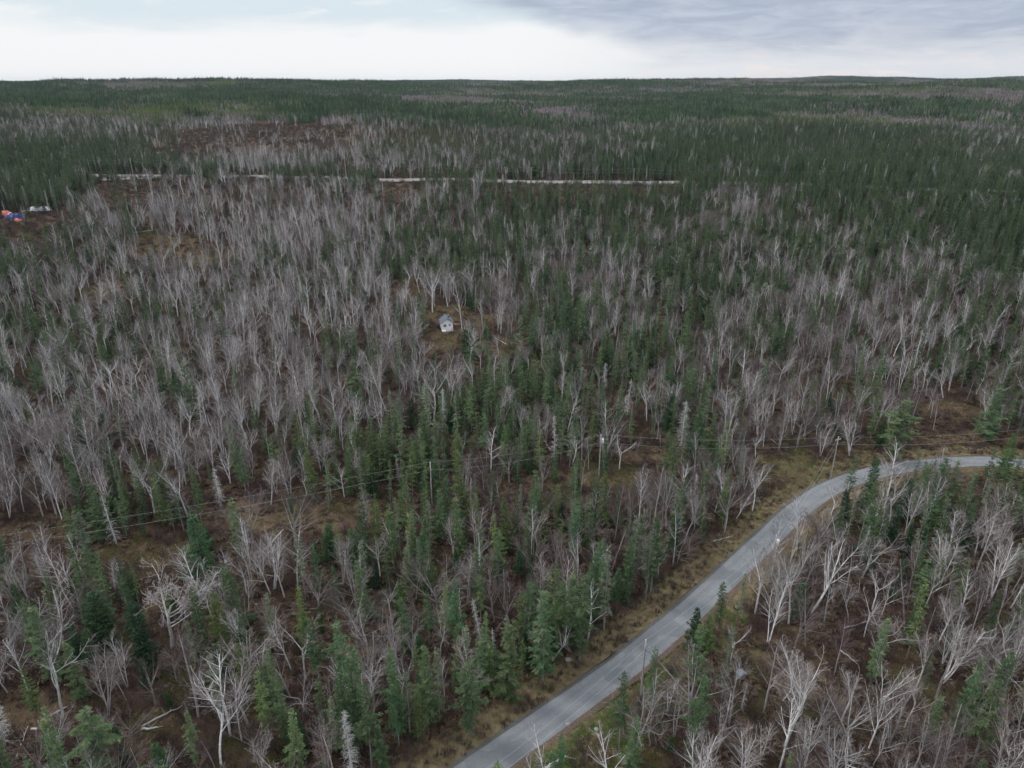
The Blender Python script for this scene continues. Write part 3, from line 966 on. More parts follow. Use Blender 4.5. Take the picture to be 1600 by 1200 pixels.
def thin(x, y, extra=1.0):
    """keep trees off road, verge and clearings"""
    g0 = CAM_H - terrain(x, y)
    kf = g0 / np.maximum(g0 - 5.0, 8.0)                  # ground that a crown here would screen
    op = np.maximum(openness(x, y), np.maximum(openness(x * kf, y * kf), openness(x * (1 + kf) / 2, y * (1 + kf) / 2)) * .92)
    gapn = .5 + .5 * np.sin(x * .33 + 2 * np.sin(y * .21)) * np.sin(y * .29 + 1.7 * np.sin(x * .17))
    keep = rng.random(len(x)) < (1 - op) * (.80 + .20 * gapn) * extra
    near = (np.abs(x) < 420) & (y < 330)
    off = np.full(len(x), 99.0)
    off[near] = road_offset(x[near], y[near])
    keep &= (off < -(hw + 4.1)) | (off > hw + np.where(y < 74, 5.0, 2.6))
    fo = np.full(len(x), 99.0)
    band = (y > 300) & (y < 760)
    if band.any():
        fo[band] = road_offset(x[band], y[band], FCEN, FRGT)
    pxr = project(x, y, terrain(x, y))[0]
    span = ((pxr > 140) & (pxr < 268)) | ((pxr > 350) & (pxr < 405)) | ((pxr > 592) & (pxr < 648)) | ((pxr > 780) & (pxr < 1062))
    keep &= (fo < -6) | (fo > np.where(span, 12, 5.5))
    return keep, off, fo


x1, y1 = cells(40, 150, 2.9, .80, 28)
x2, y2 = cells(150, 330, 3.3, .78, 20)
x3, y3 = cells(330, 620, 3.9, .78, 20)
x4, y4 = cells(620, 950, 4.6, .78, 20)
# a second, denser layer where conifers close up into stands
xs_, ys_ = [], []
for q0, q1, sp in ((40, 150, 3.7), (150, 330, 3.8), (330, 620, 5.5)):
    xq, yq = cells(q0, q1, sp, .79, 22)
    cq = conifer_share(xq, yq)
    kq = rng.random(len(xq)) < np.clip((cq - .55) * 2.2, 0, .9)
    xs_.append(xq[kq]); ys_.append(yq[kq])
# the close row of spruces along the forest edge above the road
er = [CEN[i] - RGT[i] * (hw + 4.4 + rng.random() * 6.0) + tan_[i] * rng.uniform(-.8, .8) for i in range(len(CEN)) if 50 < CEN[i][1] < 104 for _ in range(2) if rng.random() < .55]
xs_.append(np.array([e_[0] for e_ in er])); ys_.append(np.array([e_[1] for e_ in er]))
n_dense = sum(len(q) for q in xs_)
ax_, ay_ = np.concatenate([x1, x2, x3, x4] + xs_), np.concatenate([y1, y2, y3, y4] + ys_)
dense_layer = np.arange(len(ax_)) >= len(ax_) - n_dense
keep, off, fo = thin(ax_, ay_)
ax_, ay_, off, fo, dense_layer = ax_[keep], ay_[keep], off[keep], fo[keep], dense_layer[keep]
# room round the trees placed one by one
ok = np.ones(len(ax_), bool)
m = ay_ < 420
d2 = (ax_[m][:, None] - HX[None]) ** 2 + (ay_[m][:, None] - HY[None]) ** 2
ok[np.where(m)[0]] = d2.min(1) > 1.7 ** 2
# the cabin plot
cab = ground(699, 517)
ok &= ~((np.abs(ax_ - cab.x - 1) < 5.5) & (ay_ > cab.y - 9) & (ay_ < cab.y + 7))
ok &= ~((np.abs(ax_ - (cab.x + .2) * ay_ / cab.y) < 4.2) & (ay_ > cab.y - 34) & (ay_ < cab.y))
ax_, ay_, off, fo, dense_layer = ax_[ok], ay_[ok], off[ok], fo[ok], dense_layer[ok]
con = conifer_share(ax_, ay_)
con[dense_layer] = 1.0
u = rng.random(len(ax_)); u2 = rng.random(len(ax_)); u3 = rng.random(len(ax_)); un = rng.normal(0, 1, len(ax_))
az_ = terrain(ax_, ay_)
dist = np.hypot(ax_, ay_)
order = np.argsort(dist)
count = {k: sum(1 for t in TREES if t['kind'] == k) for k in K}
CAP = dict(young=0, birch=295, maple=290, gnarl=60, spruce=295, lichen=130, fir=180, snag=60)
IND_Y = 150.0
pxa, pya = project(ax_, ay_, az_)
pxt, pyt = project(ax_, ay_, az_ + 7)
birchy = .5 + .5 * np.sin(ax_ * .05 + 1.0) * np.sin(ay_ * .043 + .6)
random.seed(77)
for i in order:
    x, y = float(ax_[i]), float(ay_[i])
    if u[i] < con[i]:
        v = u2[i]
        if v < .60: kd, H = 'spruce', 11.2 + 2.2 * un[i]
        elif v < .73: kd, H = 'lichen', 10.8 + 2.0 * un[i]
        elif v < .955: kd, H = 'fir', 6.0 + 1.8 * un[i]
        else: kd, H = 'snag', 8.5 + 1.8 * un[i]
        if x > 60 and y > 180 and kd == 'lichen' and u3[i] < .6: kd = 'spruce'
    else:
        v = u2[i]
        pb = .45 + .38 * birchy[i] + (.2 if x < -30 and y > 120 else 0)
        if v < pb: kd, H = 'birch', 9.8 + 1.8 * un[i]
        elif v < .98: kd, H = 'maple', 8.8 + 1.8 * un[i]
        else: kd, H = 'gnarl', 9.5 + 1.5 * un[i]
    if kd in ('birch', 'maple', 'gnarl') and random.random() < (.30 if y > 330 else .18 if y > 110 else .05): continue
    if 5 < fo[i] < 40 and y > 300 and not any(a_ < pxa[i] < b_ for a_, b_ in ((140, 268), (350, 405), (592, 648), (780, 1062))): kd, H = 'spruce', 11.0 + un[i]
    H = max(3.0 if kd == 'fir' else 5.0, min(H, 16.5))
    if y > 420:
        gr = max(math.exp(-((pxt[i] - 650) / 150) ** 2 - ((pyt[i] - 212) / 26) ** 2), math.exp(-((pxt[i] - 260) / 70) ** 2 - ((pyt[i] - 205) / 16) ** 2), math.exp(-((pxt[i] - 560) / 90) ** 2 - ((pyt[i] - 185) / 12) ** 2))
        if random.random() < gr * .85 - .1: kd, H = 'young', 4.6 + 1.2 * un[i]
    if off[i] > 0 and kd in ('birch', 'maple'): H *= 1.06
    if 12 < fo[i] < 70 and y > 300 and any(a_ < pxa[i] < b_ for a_, b_ in ((140, 268), (350, 405), (592, 648), (780, 1062))):
        H *= (.66 if pxa[i] > 700 else .4) + (.34 if pxa[i] > 700 else .6) * (fo[i] - 12) / 58
    H *= .84 + .10 * min(1.0, max(0.0, (y - 130) / 150))
    wide = .74 + .36 * u3[i] if kd not in ('birch', 'maple', 'gnarl') else .95 + .40 * u3[i]
    lean = (random.gauss(0, .05), random.gauss(0, .05))
    if kd in ('spruce', 'lichen', 'fir'): lean = (lean[0] * .4, lean[1] * .4)
    inframe = (-10 < pxa[i] < 1610 and pya[i] > 0 and pyt[i] < 1195) or (0 < pxt[i] < 1600 and pyt[i] < 1195)
    if y < IND_Y and inframe and count[kd] < CAP[kd]:
        count[kd] += 1
        tw = random.random()
        tint, word = (1, 1, 1), None
        if kd == 'spruce':
            if tw < .3: tint, word = (1.14, 1.06, .84), 'olive'
            elif tw < .55: tint, word = (.70, .82, .78), 'dark green'
            else: word = 'green'
        elif kd == 'fir':
            tint, word = ((1.25, 1.2, .85), 'bright green') if tw < .3 else ((.95, 1.0, 1.1), 'bluish') if tw < .55 else ((1, 1, 1), 'deep green')
        elif kd == 'birch':
            tint, word = ((1.18, 1.17, 1.18), 'bright white') if tw < .3 else ((.85, .80, .79), 'greyish') if tw < .6 else ((1, 1, 1), 'pale')
        elif kd == 'maple':
            tint, word = ((1.0, .92, .95), 'mauve-grey') if tw < .35 else ((1.1, 1.08, 1.02), 'light grey') if tw < .6 else ((.92, .88, .86), 'brownish grey')
        single(kd, x, y, H, None, None, tint, lean, wide=wide, color_word=word)
    else:
        STUFF[kd].append((x, y, float(az_[i]), H / K[kd].H[0], wide, random.uniform(0, 6.28), lean[0], lean[1], random.randrange(len(K[kd].var))))

for s in SCAT:
    if s[1] < 330: continue
    for k in range(int(min(2500, s[2] * s[3] * 3.14 / 55))):
        th = random.uniform(0, 6.283); r0 = math.sqrt(random.random())
        x = s[0] + math.cos(th) * r0 * s[2]; y = s[1] + math.sin(th) * r0 * s[3]
        if math.sin(x * .06 + 2) * math.sin(y * .045) + random.gauss(0, .3) < .15: continue
        if y > 1100 or abs(road_offset(x, y, FCEN, FRGT)[0]) < 12: continue
        STUFF['fir'].append((x, y, T(x, y), random.uniform(.25, .55), random.uniform(1, 1.6), random.uniform(0, 6.28), 0, 0, random.randrange(3)))

# ------------------------------------------------------------------ small landmarks placed before labels are written
LANDMARKS = []


def mark(x, y, phrase): LANDMARKS.append((x, y, phrase))


def rot_to(d):
    return d.to_track_quat('Z', 'Y').to_matrix()


# utility poles
def pole_at(px, py, Hp):
    """foot of a pole whose top shows at a photograph point"""
    p = ground(px, py, Hp); return Vector((p.x, p.y, T(p.x, p.y)))


def utility_pole(foot, Hp, label, transformer=False, lamp=False, arm=0.0, ang=0.0, group='near poles', detail=True, r=.12):
    root = bpy.data.objects.new('utility_pole', None); COL.objects.link(root); root.location = foot
    tag(root, label, 'utility pole', group)
    b = MB(); n = 7
    b.tube([Vector((jit(.015), jit(.015), -.5 + (Hp + .5) * i / n)) for i in range(n + 1)], [r * (1 - .33 * i / n) for i in range(n + 1)], 10, cap=True)
    link('shaft', b.mesh('pole_shaft', [M_POLE], True), root)
    b = MB(); b.tube([Vector((0, 0, Hp)), Vector((0, 0, Hp + .12)), Vector((0, 0, Hp + .14)), Vector((0, 0, Hp + .28))], [.035, .035, .085, .05], 8, cap=True)
    link('insulator', b.mesh('insulator', [M_WHITE], True), root)
    if arm:
        b = MB(); b.box((0, 0, Hp - .35), (arm, .10, .13), Matrix.Rotation(ang, 3, 'Z')); link('crossarm', b.mesh('crossarm', [M_POLE]), root)
    b = MB(); b.box((math.cos(ang) * .17, math.sin(ang) * .17, Hp - 1.3), (.12, .12, .16)); link('wire_bracket', b.mesh('wire_bracket', [M_STEEL]), root)
    if transformer:
        t = MB(); c = Vector((.42, .1, Hp - 1.1))
        t.tube([c + Vector((0, 0, z)) for z in (-.5, -.45, .4, .46, .52)], [.15, .20, .20, .17, .06], 14, cap=True)
        to = link('transformer', t.mesh('transformer', [M_WHITE], True), root)
        t = MB(); t.tube([c + Vector((.05, 0, .5)), c + Vector((.05, 0, .78))], [.05, .03], 8, cap=True)
        link('bushing', t.mesh('bushing', [M_STEEL], True), to)
    return root


random.seed(3)
HP = 9.0
main_pts = [Vector((-92, 83.5, 0))] + [pole_at(672, 724, HP), pole_at(939, 681, HP), pole_at(1310, 684, HP), Vector((106, 125.0, 0))]
branch_pts = [main_pts[3], pole_at(1213, 838, HP), pole_at(1009, 1002, HP), Vector((-8, 44.5, 0))]
for p in main_pts + branch_pts: p.z = T(p.x, p.y)
utility_pole(main_pts[1], HP, 'grey utility pole in the cut line beside red undergrowth', ang=.3)
mark(main_pts[1].x, main_pts[1].y, 'the cut-line pole by red undergrowth')
utility_pole(main_pts[2], HP, 'utility pole in the cut line above the dark low firs', ang=.1, transformer=True)
mark(main_pts[2].x, main_pts[2].y, 'the cut-line pole above low firs')
utility_pole(main_pts[3], HP, 'tall utility pole at the road bend where the wires branch', ang=.4, arm=1.4)
mark(main_pts[3].x, main_pts[3].y, 'the pole at the road bend')
utility_pole(branch_pts[1], HP, 'roadside utility pole carrying a white transformer', ang=-.6, transformer=True)
mark(branch_pts[1].x, branch_pts[1].y, 'the transformer pole')
utility_pole(branch_pts[2], HP, 'thin utility pole beside the green verge and slim spruces', ang=-.6)
mark(branch_pts[2].x, branch_pts[2].y, 'the pole on the green verge')
utility_pole(main_pts[0], HP, 'utility pole beyond the picture edge holding the cut-line wires', ang=.3)
utility_pole(main_pts[4], HP, 'utility pole beyond the picture edge past the road', ang=.1)
utility_pole(branch_pts[3], HP, 'utility pole below the picture beside the road', ang=-.6)


def wire(points, zoff, sag, r, label, group):
    b = MB(); P = []
    for i in range(len(points) - 1):
        a, c = points[i] + Vector((0, 0, zoff)), points[i + 1] + Vector((0, 0, zoff))
        n = 14
        for k in range(n):
            t = k / n
            P.append(a.lerp(c, t) - Vector((0, 0, sag * 4 * t * (1 - t))))
    P.append(points[-1] + Vector((0, 0, zoff)))
    b.tube(P, [r] * len(P), 4)
    tag(link('overhead_wire', b.mesh('overhead_wire', [M_WIRE])), label, 'wire', group)


wire(main_pts, HP + .26, 1.0, .011, 'upper overhead wire strung along the cut line poles', 'overhead wires')
wire(main_pts, HP - 1.3, 1.15, .013, 'lower overhead wire strung along the cut line poles', 'overhead wires')
wire(branch_pts, HP + .26, .8, .011, 'upper overhead wire running beside and over the near road', 'overhead wires')
wire(branch_pts, HP - 1.3, .95, .013, 'lower overhead wire running beside and over the near road', 'overhead wires')

# far poles along the pale road
far_top = [(40, 249, 'standing nearest the picture edge'), (124, 250, 'before the grey thicket'), (203, 248, 'taller, beside the road gap'), (388, 255, 'where the pale road ends in trees'), (538, 244, 'alone by the red heath'),
           (680, 257, 'past the short road gap'), (830, 262, 'over the thin road strip'), (991, 264, 'over the last road strip'), (1147, 266, 'among dark spruces'), (1314, 268, 'deepest in the dark spruces')]
far_words = ['far utility pole close to the picture edge above dark spruces', 'far utility pole before the grey thicket beside the pale road', 'tall far utility pole beside the longest gap of pale road',
             'far utility pole where the pale road vanishes behind bare trees', 'far utility pole standing alone by the red heath', 'far utility pole just past the short white road gap', 'far utility pole over the start of the thin road strip',
             'far utility pole over the end of the thin road strip', 'far utility pole sunk among dark spruces past the road strip', 'far utility pole deepest in the dark spruce forest']
far_poles = []
for (px, py, _w), lb in zip(far_top, far_words):
    # foot just behind the pale road
    best = None
    for hp in np.linspace(8, 15, 29):
        f = ground(px, py, hp)
        d = abs(abs(road_offset(f.x, f.y, FCEN, FRGT)[0]) - 7.0)
        if best is None or d < best[0]: best = (d, f, hp)
    f = best[1]; foot = Vector((f.x, f.y, T(f.x, f.y)))
    utility_pole(foot, best[2], lb, group='poles along the far road', r=.24)
    far_poles.append(foot + Vector((0, 0, best[2] - HP)))
wire(far_poles, HP + .26, 1.2, .022, 'upper overhead wire along the far pale road', 'overhead wires')
wire(far_poles, HP - 1.4, 1.4, .022, 'lower overhead wire along the far pale road', 'overhead wires')


# fallen logs
def fallen_log(a_px, b_px, r, label, stubs=5, material=None, lift=.25):
    a, b = ground(*a_px), ground(*b_px)
    a.z += r + .05; b.z += r + lift
    root = bpy.data.objects.new('fallen_log', None); COL.objects.link(root); root.location = a
    tag(root, label, 'log', 'fallen logs')
    d = b - a; n = 7
    pts = [d * (i / n) + Vector((jit(.10), jit(.10), jit(.06))) * (0 < i < n) for i in range(n + 1)]
    mb = MB(); mb.tube(pts, [r * (1 - .62 * i / n) for i in range(n + 1)], 8, cap=True)
    mm = material or M_DEAD
    link('stem', mb.mesh('log_stem', [mm], True), root)
    for k in range(stubs):
        br = MB()
        t = random.uniform(.25, 1.0) * n; i = min(n - 1, int(t)); p = pts[i].lerp(pts[i + 1], t - i)
        v = (d.normalized() * .5 + Vector((jit(1), jit(1), random.uniform(-.2, 1)))).normalized() * random.uniform(.5, 1.5)
        br.tube([p, p + v * .5 + Vector((jit(.1), jit(.1), jit(.1))), p + v], [.028, .02, .008], 4)
        link('branch', br.mesh('log_branch', [mm]), root)
    c = (a + b) / 2
    return c


LOGS = [
    ((60, 1130), (106, 1108), .15, 'mossy pale fallen log leaning over another near the crooked tree', 'the leaning mossy log'),
    ((50, 1141), (101, 1143), .16, 'bleached fallen log lying level in the moss', None),
    ((222, 1137), (286, 1106), .13, 'long slanting fallen log beside a reddish brush heap', 'the long slanting log'),
    ((222, 1141), (249, 1141), .17, 'short reddish fallen log on the brush heap', None),
    ((26, 1187), (45, 1138), .10, 'thin grey fallen trunk pointing down to the picture corner', None),
    ((852, 1204), (884, 1186), .24, 'thick bleached log lying on the verge at the bottom edge', 'the bleached log on the verge'),
    ((404, 874), (443, 831), .20, 'grey fallen trunk propped between the two broom maples', None),
    ((722, 549), (751, 550), .18, 'pale fallen log below the dark firs near the cabin', None),
    ((772, 528), (800, 545), .16, 'weathered log on the cut brush beyond the cabin firs', None),
    ((1112, 848), (1139, 842), .12, 'white fallen stem at the forest edge above the verge', 'the white stem at the forest edge'),
    ((1318, 983), (1358, 973), .12, 'pale curved fallen stem in the woods below the bend', 'the pale curved stem'),
    ((1312, 1017), (1336, 1038), .11, 'two-toned fallen stick sloping toward a grey trunk', None),
    ((590, 861), (608, 868), .15, 'short split log among spruces below the clearing', 'the split log among spruces'),
    ((868, 717), (850, 690), .12, 'reddish fallen trunk beside the thin dead spire', None),
    ((210, 364), (248, 360), .16, 'long pale fallen stem on the open brown heath', None),
    ((395, 946), (420, 944), .10, 'thin pale fallen stem among slender birches', 'the thin pale stem among birches'),
]
random.seed(9)
for a, b, r, lb, ph in LOGS:
    c = fallen_log(a, b, r, lb)
    if ph: mark(c.x, c.y, ph)

HERO_MARK = {0: 'the gnarled long-limbed tree', 1: 'the tall crooked pale tree', 2: 'the bleached forked tree', 3: 'the candelabra-limbed tree', 7: 'the fan-limbed grey tree', 8: 'the antler-limbed tree', 9: 'the white twisting crown',
             13: 'the twin broom maples', 14: 'the round brush maple amid spruces', 16: 'the broad brush maple above the wires', 18: 'the fan-shaped roadside maple', 20: 'the tall upswept grey maple', 24: 'the forked birch by the green bush',
             26: 'the tall V-forked birch', 27: 'the leaning fanned birch', 33: 'the large bottom-edge spruce', 34: 'the big pale-tipped spruce', 36: 'the sharp-tipped lone fir', 37: 'the dense blue-green fir', 39: 'the frosted pale spruce',
             45: 'the dark fir at the bend', 46: 'the massive dark spruce', 48: 'the tall yellow-green edge spruce', 51: 'the broad lower-edge spruce', 53: 'the slender lichen spruce', 54: 'the feathery dead spruce', 56: 'the dead spruce below the cut line', 58: 'the large dark spruce', 59: 'the pale spruce under spreading limbs', 4: 'the white curling tree'}
for i, ph in HERO_MARK.items(): mark(TREES[i]['x'], TREES[i]['y'], ph)
gb = ground(1155, 1072); mark(gb.x, gb.y, 'the grey box on a post')

# ------------------------------------------------------------------ labels for every other single tree
ORD = ['first', 'second', 'third', 'fourth', 'fifth', 'sixth', 'seventh', 'eighth', 'ninth', 'tenth', 'eleventh', 'twelfth', 'thirteenth', 'fourteenth', 'fifteenth', 'sixteenth', 'seventeenth', 'eighteenth', 'nineteenth', 'twentieth']
ORD9 = ORD[:9]
ORD += ['twenty-' + o_ for o_ in ORD9] + ['thirtieth'] + ['thirty-' + o_ for o_ in ORD9] + ['fortieth'] + ['forty-' + o_ for o_ in ORD9] + ['fiftieth'] + ['fifty-' + o_ for o_ in ORD9]
NOUN = dict(birch='bare birch', maple='bare maple', gnarl='gnarled bare tree', spruce='spruce', lichen='lichen-grey spruce', fir='fir', snag='dead spruce')
SHORT = dict(birch='birch', maple='maple', gnarl='gnarled tree', spruce='green spruce', lichen='grey spruce', fir='fir', snag='dead spruce')
GROUP = dict(birch='bare birches of the near woods', maple='bare maples of the near woods', gnarl='gnarled bare trees', spruce='green spruces of the near woods', lichen='lichen-grey spruces', fir='firs of the near woods', snag='dead grey spruces')
LX = np.array([[l[0], l[1]] for l in LANDMARKS])
bins = {}
for t in TREES:
    if t['label']: continue
    d = np.hypot(LX[:, 0] - t['x'], LX[:, 1] - t['y'])
    j = int(d.argmin()); bins.setdefault((j, t['kind']), []).append((float(d[j]), t))
for (j, kd), lst in bins.items():
    lst.sort(key=lambda q: q[0])
    for n, (_d, t) in enumerate(lst):
        hgt = t['H'] / {'birch': 8.3, 'maple': 7.4, 'gnarl': 8.0, 'spruce': 9.4, 'lichen': 9.1, 'fir': 5, 'snag': 7.2}[kd]
        size = 'tall' if hgt > 1.14 else 'short' if hgt < .84 else ''
        lb = ' '.join(s_ for s_ in (size, t['word'] or '', NOUN[kd]) if s_)
        t['label'] = '%s, %s %s out from %s' % (lb, ORD[min(n, len(ORD) - 1)], SHORT[kd], LANDMARKS[j][2])
seen = set()
for t in TREES:
    kd = K[t['kind']]; tm, cm = kd.var[t['var']]
    root = bpy.data.objects.new(kd.name, None)
    root.empty_display_size = .3
    COL.objects.link(root)
    s_ = t['H'] / kd.H[t['var']]
    root.location = (t['x'], t['y'], T(t['x'], t['y']))
    root.rotation_euler = (t['lean'][0], t['lean'][1], t['rot'])
    root.scale = (s_ * t['wide'], s_ * t['wide'], s_)
    tag(root, t['label'], kd.cat, GROUP[t['kind']])
    for nm, me_ in (('trunk', tm), ('crown', cm)):
        c = bpy.data.objects.new(nm, me_); COL.objects.link(c); c.parent = root
        c.color = (*t['tint'], 1)

# ------------------------------------------------------------------ countless growth: one object per kind, instanced on points
def scatter(name, coll, pts, label, cat=None):
    """pts rows: x, y, z, scale, width, rotz, leanx, leany, variant"""
    A = np.array(pts, float)
    me_ = bpy.data.meshes.new(name)
    me_.from_pydata(A[:, :3].tolist(), [], [])
    a = me_.attributes.new('rot', 'FLOAT_VECTOR', 'POINT'); a.data.foreach_set('vector', A[:, [6, 7, 5]].astype(np.float32).ravel())
    a = me_.attributes.new('scl', 'FLOAT_VECTOR', 'POINT'); a.data.foreach_set('vector', np.stack([A[:, 3] * A[:, 4], A[:, 3] * A[:, 4], A[:, 3]], 1).astype(np.float32).ravel())
    a = me_.attributes.new('form', 'INT', 'POINT'); a.data.foreach_set('value', A[:, 8].astype(np.int32))
    ob = link(name, me_)
    tag(ob, label, cat, kind='stuff')
    g = bpy.data.node_groups.new(name + '_scatter', 'GeometryNodeTree')
    g.interface.new_socket('Geometry', in_out='INPUT', socket_type='NodeSocketGeometry')
    g.interface.new_socket('Geometry', in_out='OUTPUT', socket_type='NodeSocketGeometry')
    gi = g.nodes.new('NodeGroupInput'); go = g.nodes.new('NodeGroupOutput')
    ip = g.nodes.new('GeometryNodeInstanceOnPoints')
    ci = g.nodes.new('GeometryNodeCollectionInfo'); ci.inputs[0].default_value = coll
    ci.inputs['Separate Children'].default_value = True; ci.inputs['Reset Children'].default_value = True
    def attr(nm, ty):
        n = g.nodes.new('GeometryNodeInputNamedAttribute'); n.data_type = ty; n.inputs[0].default_value = nm; return n.outputs[0]
    e2r = g.nodes.new('FunctionNodeEulerToRotation')
    g.links.new(attr('rot', 'FLOAT_VECTOR'), e2r.inputs[0])
    g.links.new(gi.outputs[0], ip.inputs['Points']); g.links.new(ci.outputs[0], ip.inputs['Instance'])
    ip.inputs['Pick Instance'].default_value = True
    g.links.new(attr('form', 'INT'), ip.inputs['Instance Index'])
    g.links.new(e2r.outputs[0], ip.inputs['Rotation']); g.links.new(attr('scl', 'FLOAT_VECTOR'), ip.inputs['Scale'])
    g.links.new(ip.outputs[0], go.inputs[0])
    md = ob.modifiers.new('scatter', 'NODES'); md.node_group = g
    return ob


STUFF_LABEL = dict(young='light green young firs regrowing beyond the far road', birch='leafless pale birch woods stretching back from the near trees', maple='leafless grey maple woods behind the near trees', gnarl='scattered crooked bare trees deep in the woods',
                   spruce='dark spruce forest stretching back from the near trees', lichen='greyish lichen-hung spruces deep in the forest', fir='low dense firs filling the woods behind', snag='dead grey spruces deep in the forest')
STUFF_NAME = dict(young='young_fir_forest', birch='birch_woods', maple='maple_woods', gnarl='crooked_woods', spruce='spruce_forest', lichen='lichen_spruce_forest', fir='fir_forest', snag='dead_spruce_forest')
for kd, rows in STUFF.items():
    if rows: scatter(STUFF_NAME[kd], K[kd].coll, rows, STUFF_LABEL[kd])

# ---- far forest: patches of many small simple trees
def far_patch(seed, share, size=30.0, n=62, young=False):
    random.seed(seed)
    b = MB()
    for k in range(n):
        x, y = random.uniform(-.5, .5) * size, random.uniform(-.5, .5) * size
        if random.random() < share:
            H = random.uniform(6.5, 12.5) * (.7 if young else 1) * (1.25 if random.random() < .12 else 1); rr = H * random.uniform(.12, .18)
            b.tube([Vector((x, y, -1)), Vector((x, y, H))], [.10, .03], 3, 3)
            m_ = (5 if random.random() < .8 else 0) if young else (0 if random.random() < .55 else 1)
            tiers = 6
            for t in range(tiers):
                z0 = H * (.12 + .82 * t / tiers); z1 = z0 + H * .27 * (1 - .35 * t / tiers)
                q = rr * (1 - .86 * t / tiers) * random.uniform(.75, 1.2)
                a0 = random.uniform(0, 6.28); ns = 6
                top = Vector((x, y, min(H * 1.01, z1)))
                for s in range(ns):
                    a1 = a0 + 6.283 * s / ns + jit(.2); a2 = a1 + 6.283 / ns * random.uniform(.55, .95); rq = q * random.uniform(.7, 1.25)
                    b.tri(Vector((x + math.cos(a1) * rq, y + math.sin(a1) * rq, z0 + jit(.25))), Vector((x + math.cos(a2) * rq, y + math.sin(a2) * rq, z0 + jit(.25))), top, m_)
        else:
            H = random.uniform(6, 10)
            b.tube([Vector((x, y, -1)), Vector((x + jit(.4), y + jit(.4), H * .8))], [.11, .04], 3, 2)
            for s in range(30):
                z0 = H * random.uniform(.25, .78); a = random.uniform(0, 6.28); L = random.uniform(.10, .20) * H
                p = Vector((x, y, z0)); q = p + Vector((math.cos(a) * L * .7, math.sin(a) * L * .7, L * random.uniform(.8, 1.5)))
                side = Vector((-math.sin(a), math.cos(a), 0)) * random.uniform(.07, .15)
                b.tri(p, q + side, q - side, 4)
    return b


FARC = bpy.data.collections.new('far_forest_forms')
SH = [.05, .25, .45, .6, .75, .88, .97]
fi = 0
for a_ in range(len(SH)):
    for v in range(3):
        b = far_patch(500 + fi, SH[a_], young=(v == 2))
        ob = bpy.data.objects.new('far_form_%02d' % fi, b.mesh('far_patch', [M_SPRUCE, M_FIR, M_BIRCH, M_SBARK, M_FTWIG, M_YOUNG]))
        FARC.objects.link(ob); fi += 1
rows = []
random.seed(21)
y = 935.0
S = 26.0
while y < 6900:
    half = .80 * y + 60
    n = int(2 * half / S)
    xx = -half + (np.arange(n) + .5 + rng.uniform(-.3, .3, n)) * S
    yy = y + rng.uniform(-.3, .3, n) * S
    cs = conifer_share(xx, yy)
    patch = .5 * np.sin(xx * .004 + 1.0 * np.sin(yy * .003)) * np.sin(yy * .0051 + .8 * np.sin(xx * .0061)) + .25 * np.sin(xx * .013 + yy * .009)
    cs = np.clip(cs - .06 + .62 * patch + rng.normal(0, .12, n), .02, .99)
    zz_ = terrain(xx, yy)
    kf = (CAM_H - zz_) / np.maximum(CAM_H - zz_ - 6.0, 8.0)
    op = np.maximum(openness(xx, yy), openness(xx * kf, yy * kf))
    for i in range(n):
        if random.random() < op[i]: continue
        k = int(np.argmin([abs(cs[i] - s_) for s_ in SH])) * 3 + (2 if math.sin(xx[i] * .0071 + 1.7 * math.sin(yy[i] * .004)) * math.sin(yy[i] * .006 + 2.0) + random.gauss(0, .2) > .35 else random.randrange(2))
        rows.append((xx[i], yy[i], zz_[i], random.uniform(.85, 1.2), 1.0, random.choice((0, 1.5708, 3.1416, 4.7124)) + jit(.2), 0, 0, k))
    y += S
scatter('far_forest', FARC, rows, 'distant mixed forest rolling away to the horizon')

# ---- undergrowth: leafless shrubs, bracken, moss cushions
def shrub(seed, n, h, spread):
    random.seed(seed); b = MB()
    for k in range(n):
        th = random.uniform(0, 6.28); r0 = random.uniform(0, .45) * spread
        p = Vector((math.cos(th) * r0, math.sin(th) * r0, -.05))
        d = Vector((math.cos(th) * random.uniform(0, .6), math.sin(th) * random.uniform(0, .6), 1)).normalized()
        L = h * random.uniform(.55, 1.1); m1 = p + d * L * .5 + Vector((jit(.06), jit(.06), 0)); q = m1 + (d + Vector((jit(.35), jit(.35), 0))).normalized() * L * .5
        b.tube([p, m1, q], [.014, .011, .006], 3)
        for s in range(5):
            a = p.lerp(q, random.uniform(.35, .95)); v = (d + Vector((jit(.9), jit(.9), jit(.3)))).normalized() * L * random.uniform(.15, .35)
            b.tube([a, a + v], [.008, .006], 3)
    return b


def bracken(seed, n, h):
    random.seed(seed); b = MB()
    for k in range(n):
        th = random.uniform(0, 6.28); r0 = random.uniform(0, .5)
        p = Vector((math.cos(th) * r0, math.sin(th) * r0, -.03)); th += jit(1)
        u_ = Vector((math.cos(th), math.sin(th), 0)); s_ = Vector((-u_.y, u_.x, 0)) * random.uniform(.04, .10)
        L = h * random.uniform(.6, 1.2)
        m1 = p + u_ * L * .45 + Vector((0, 0, L * .7)); q = p + u_ * L + Vector((0, 0, L * random.uniform(.25, .7)))
        b.tri(p, m1 + s_, m1 - s_); b.tri(m1 + s_, q, m1 - s_)
    return b


def cushion(seed, n, h, w_):
    random.seed(seed); b = MB()
    for k in range(n):
        th = random.uniform(0, 6.28); r0 = math.sqrt(random.random()) * w_
        p = Vector((math.cos(th) * r0, math.sin(th) * r0, h * (1 - (r0 / w_) ** 2) * random.uniform(.2, 1)))
        a = Vector((jit(1), jit(1), jit(.6))).normalized() * random.uniform(.06, .14); c = Vector((jit(1), jit(1), jit(.6))).normalized() * random.uniform(.06, .14)
        b.tri(p, p + a, p + c)
    return b


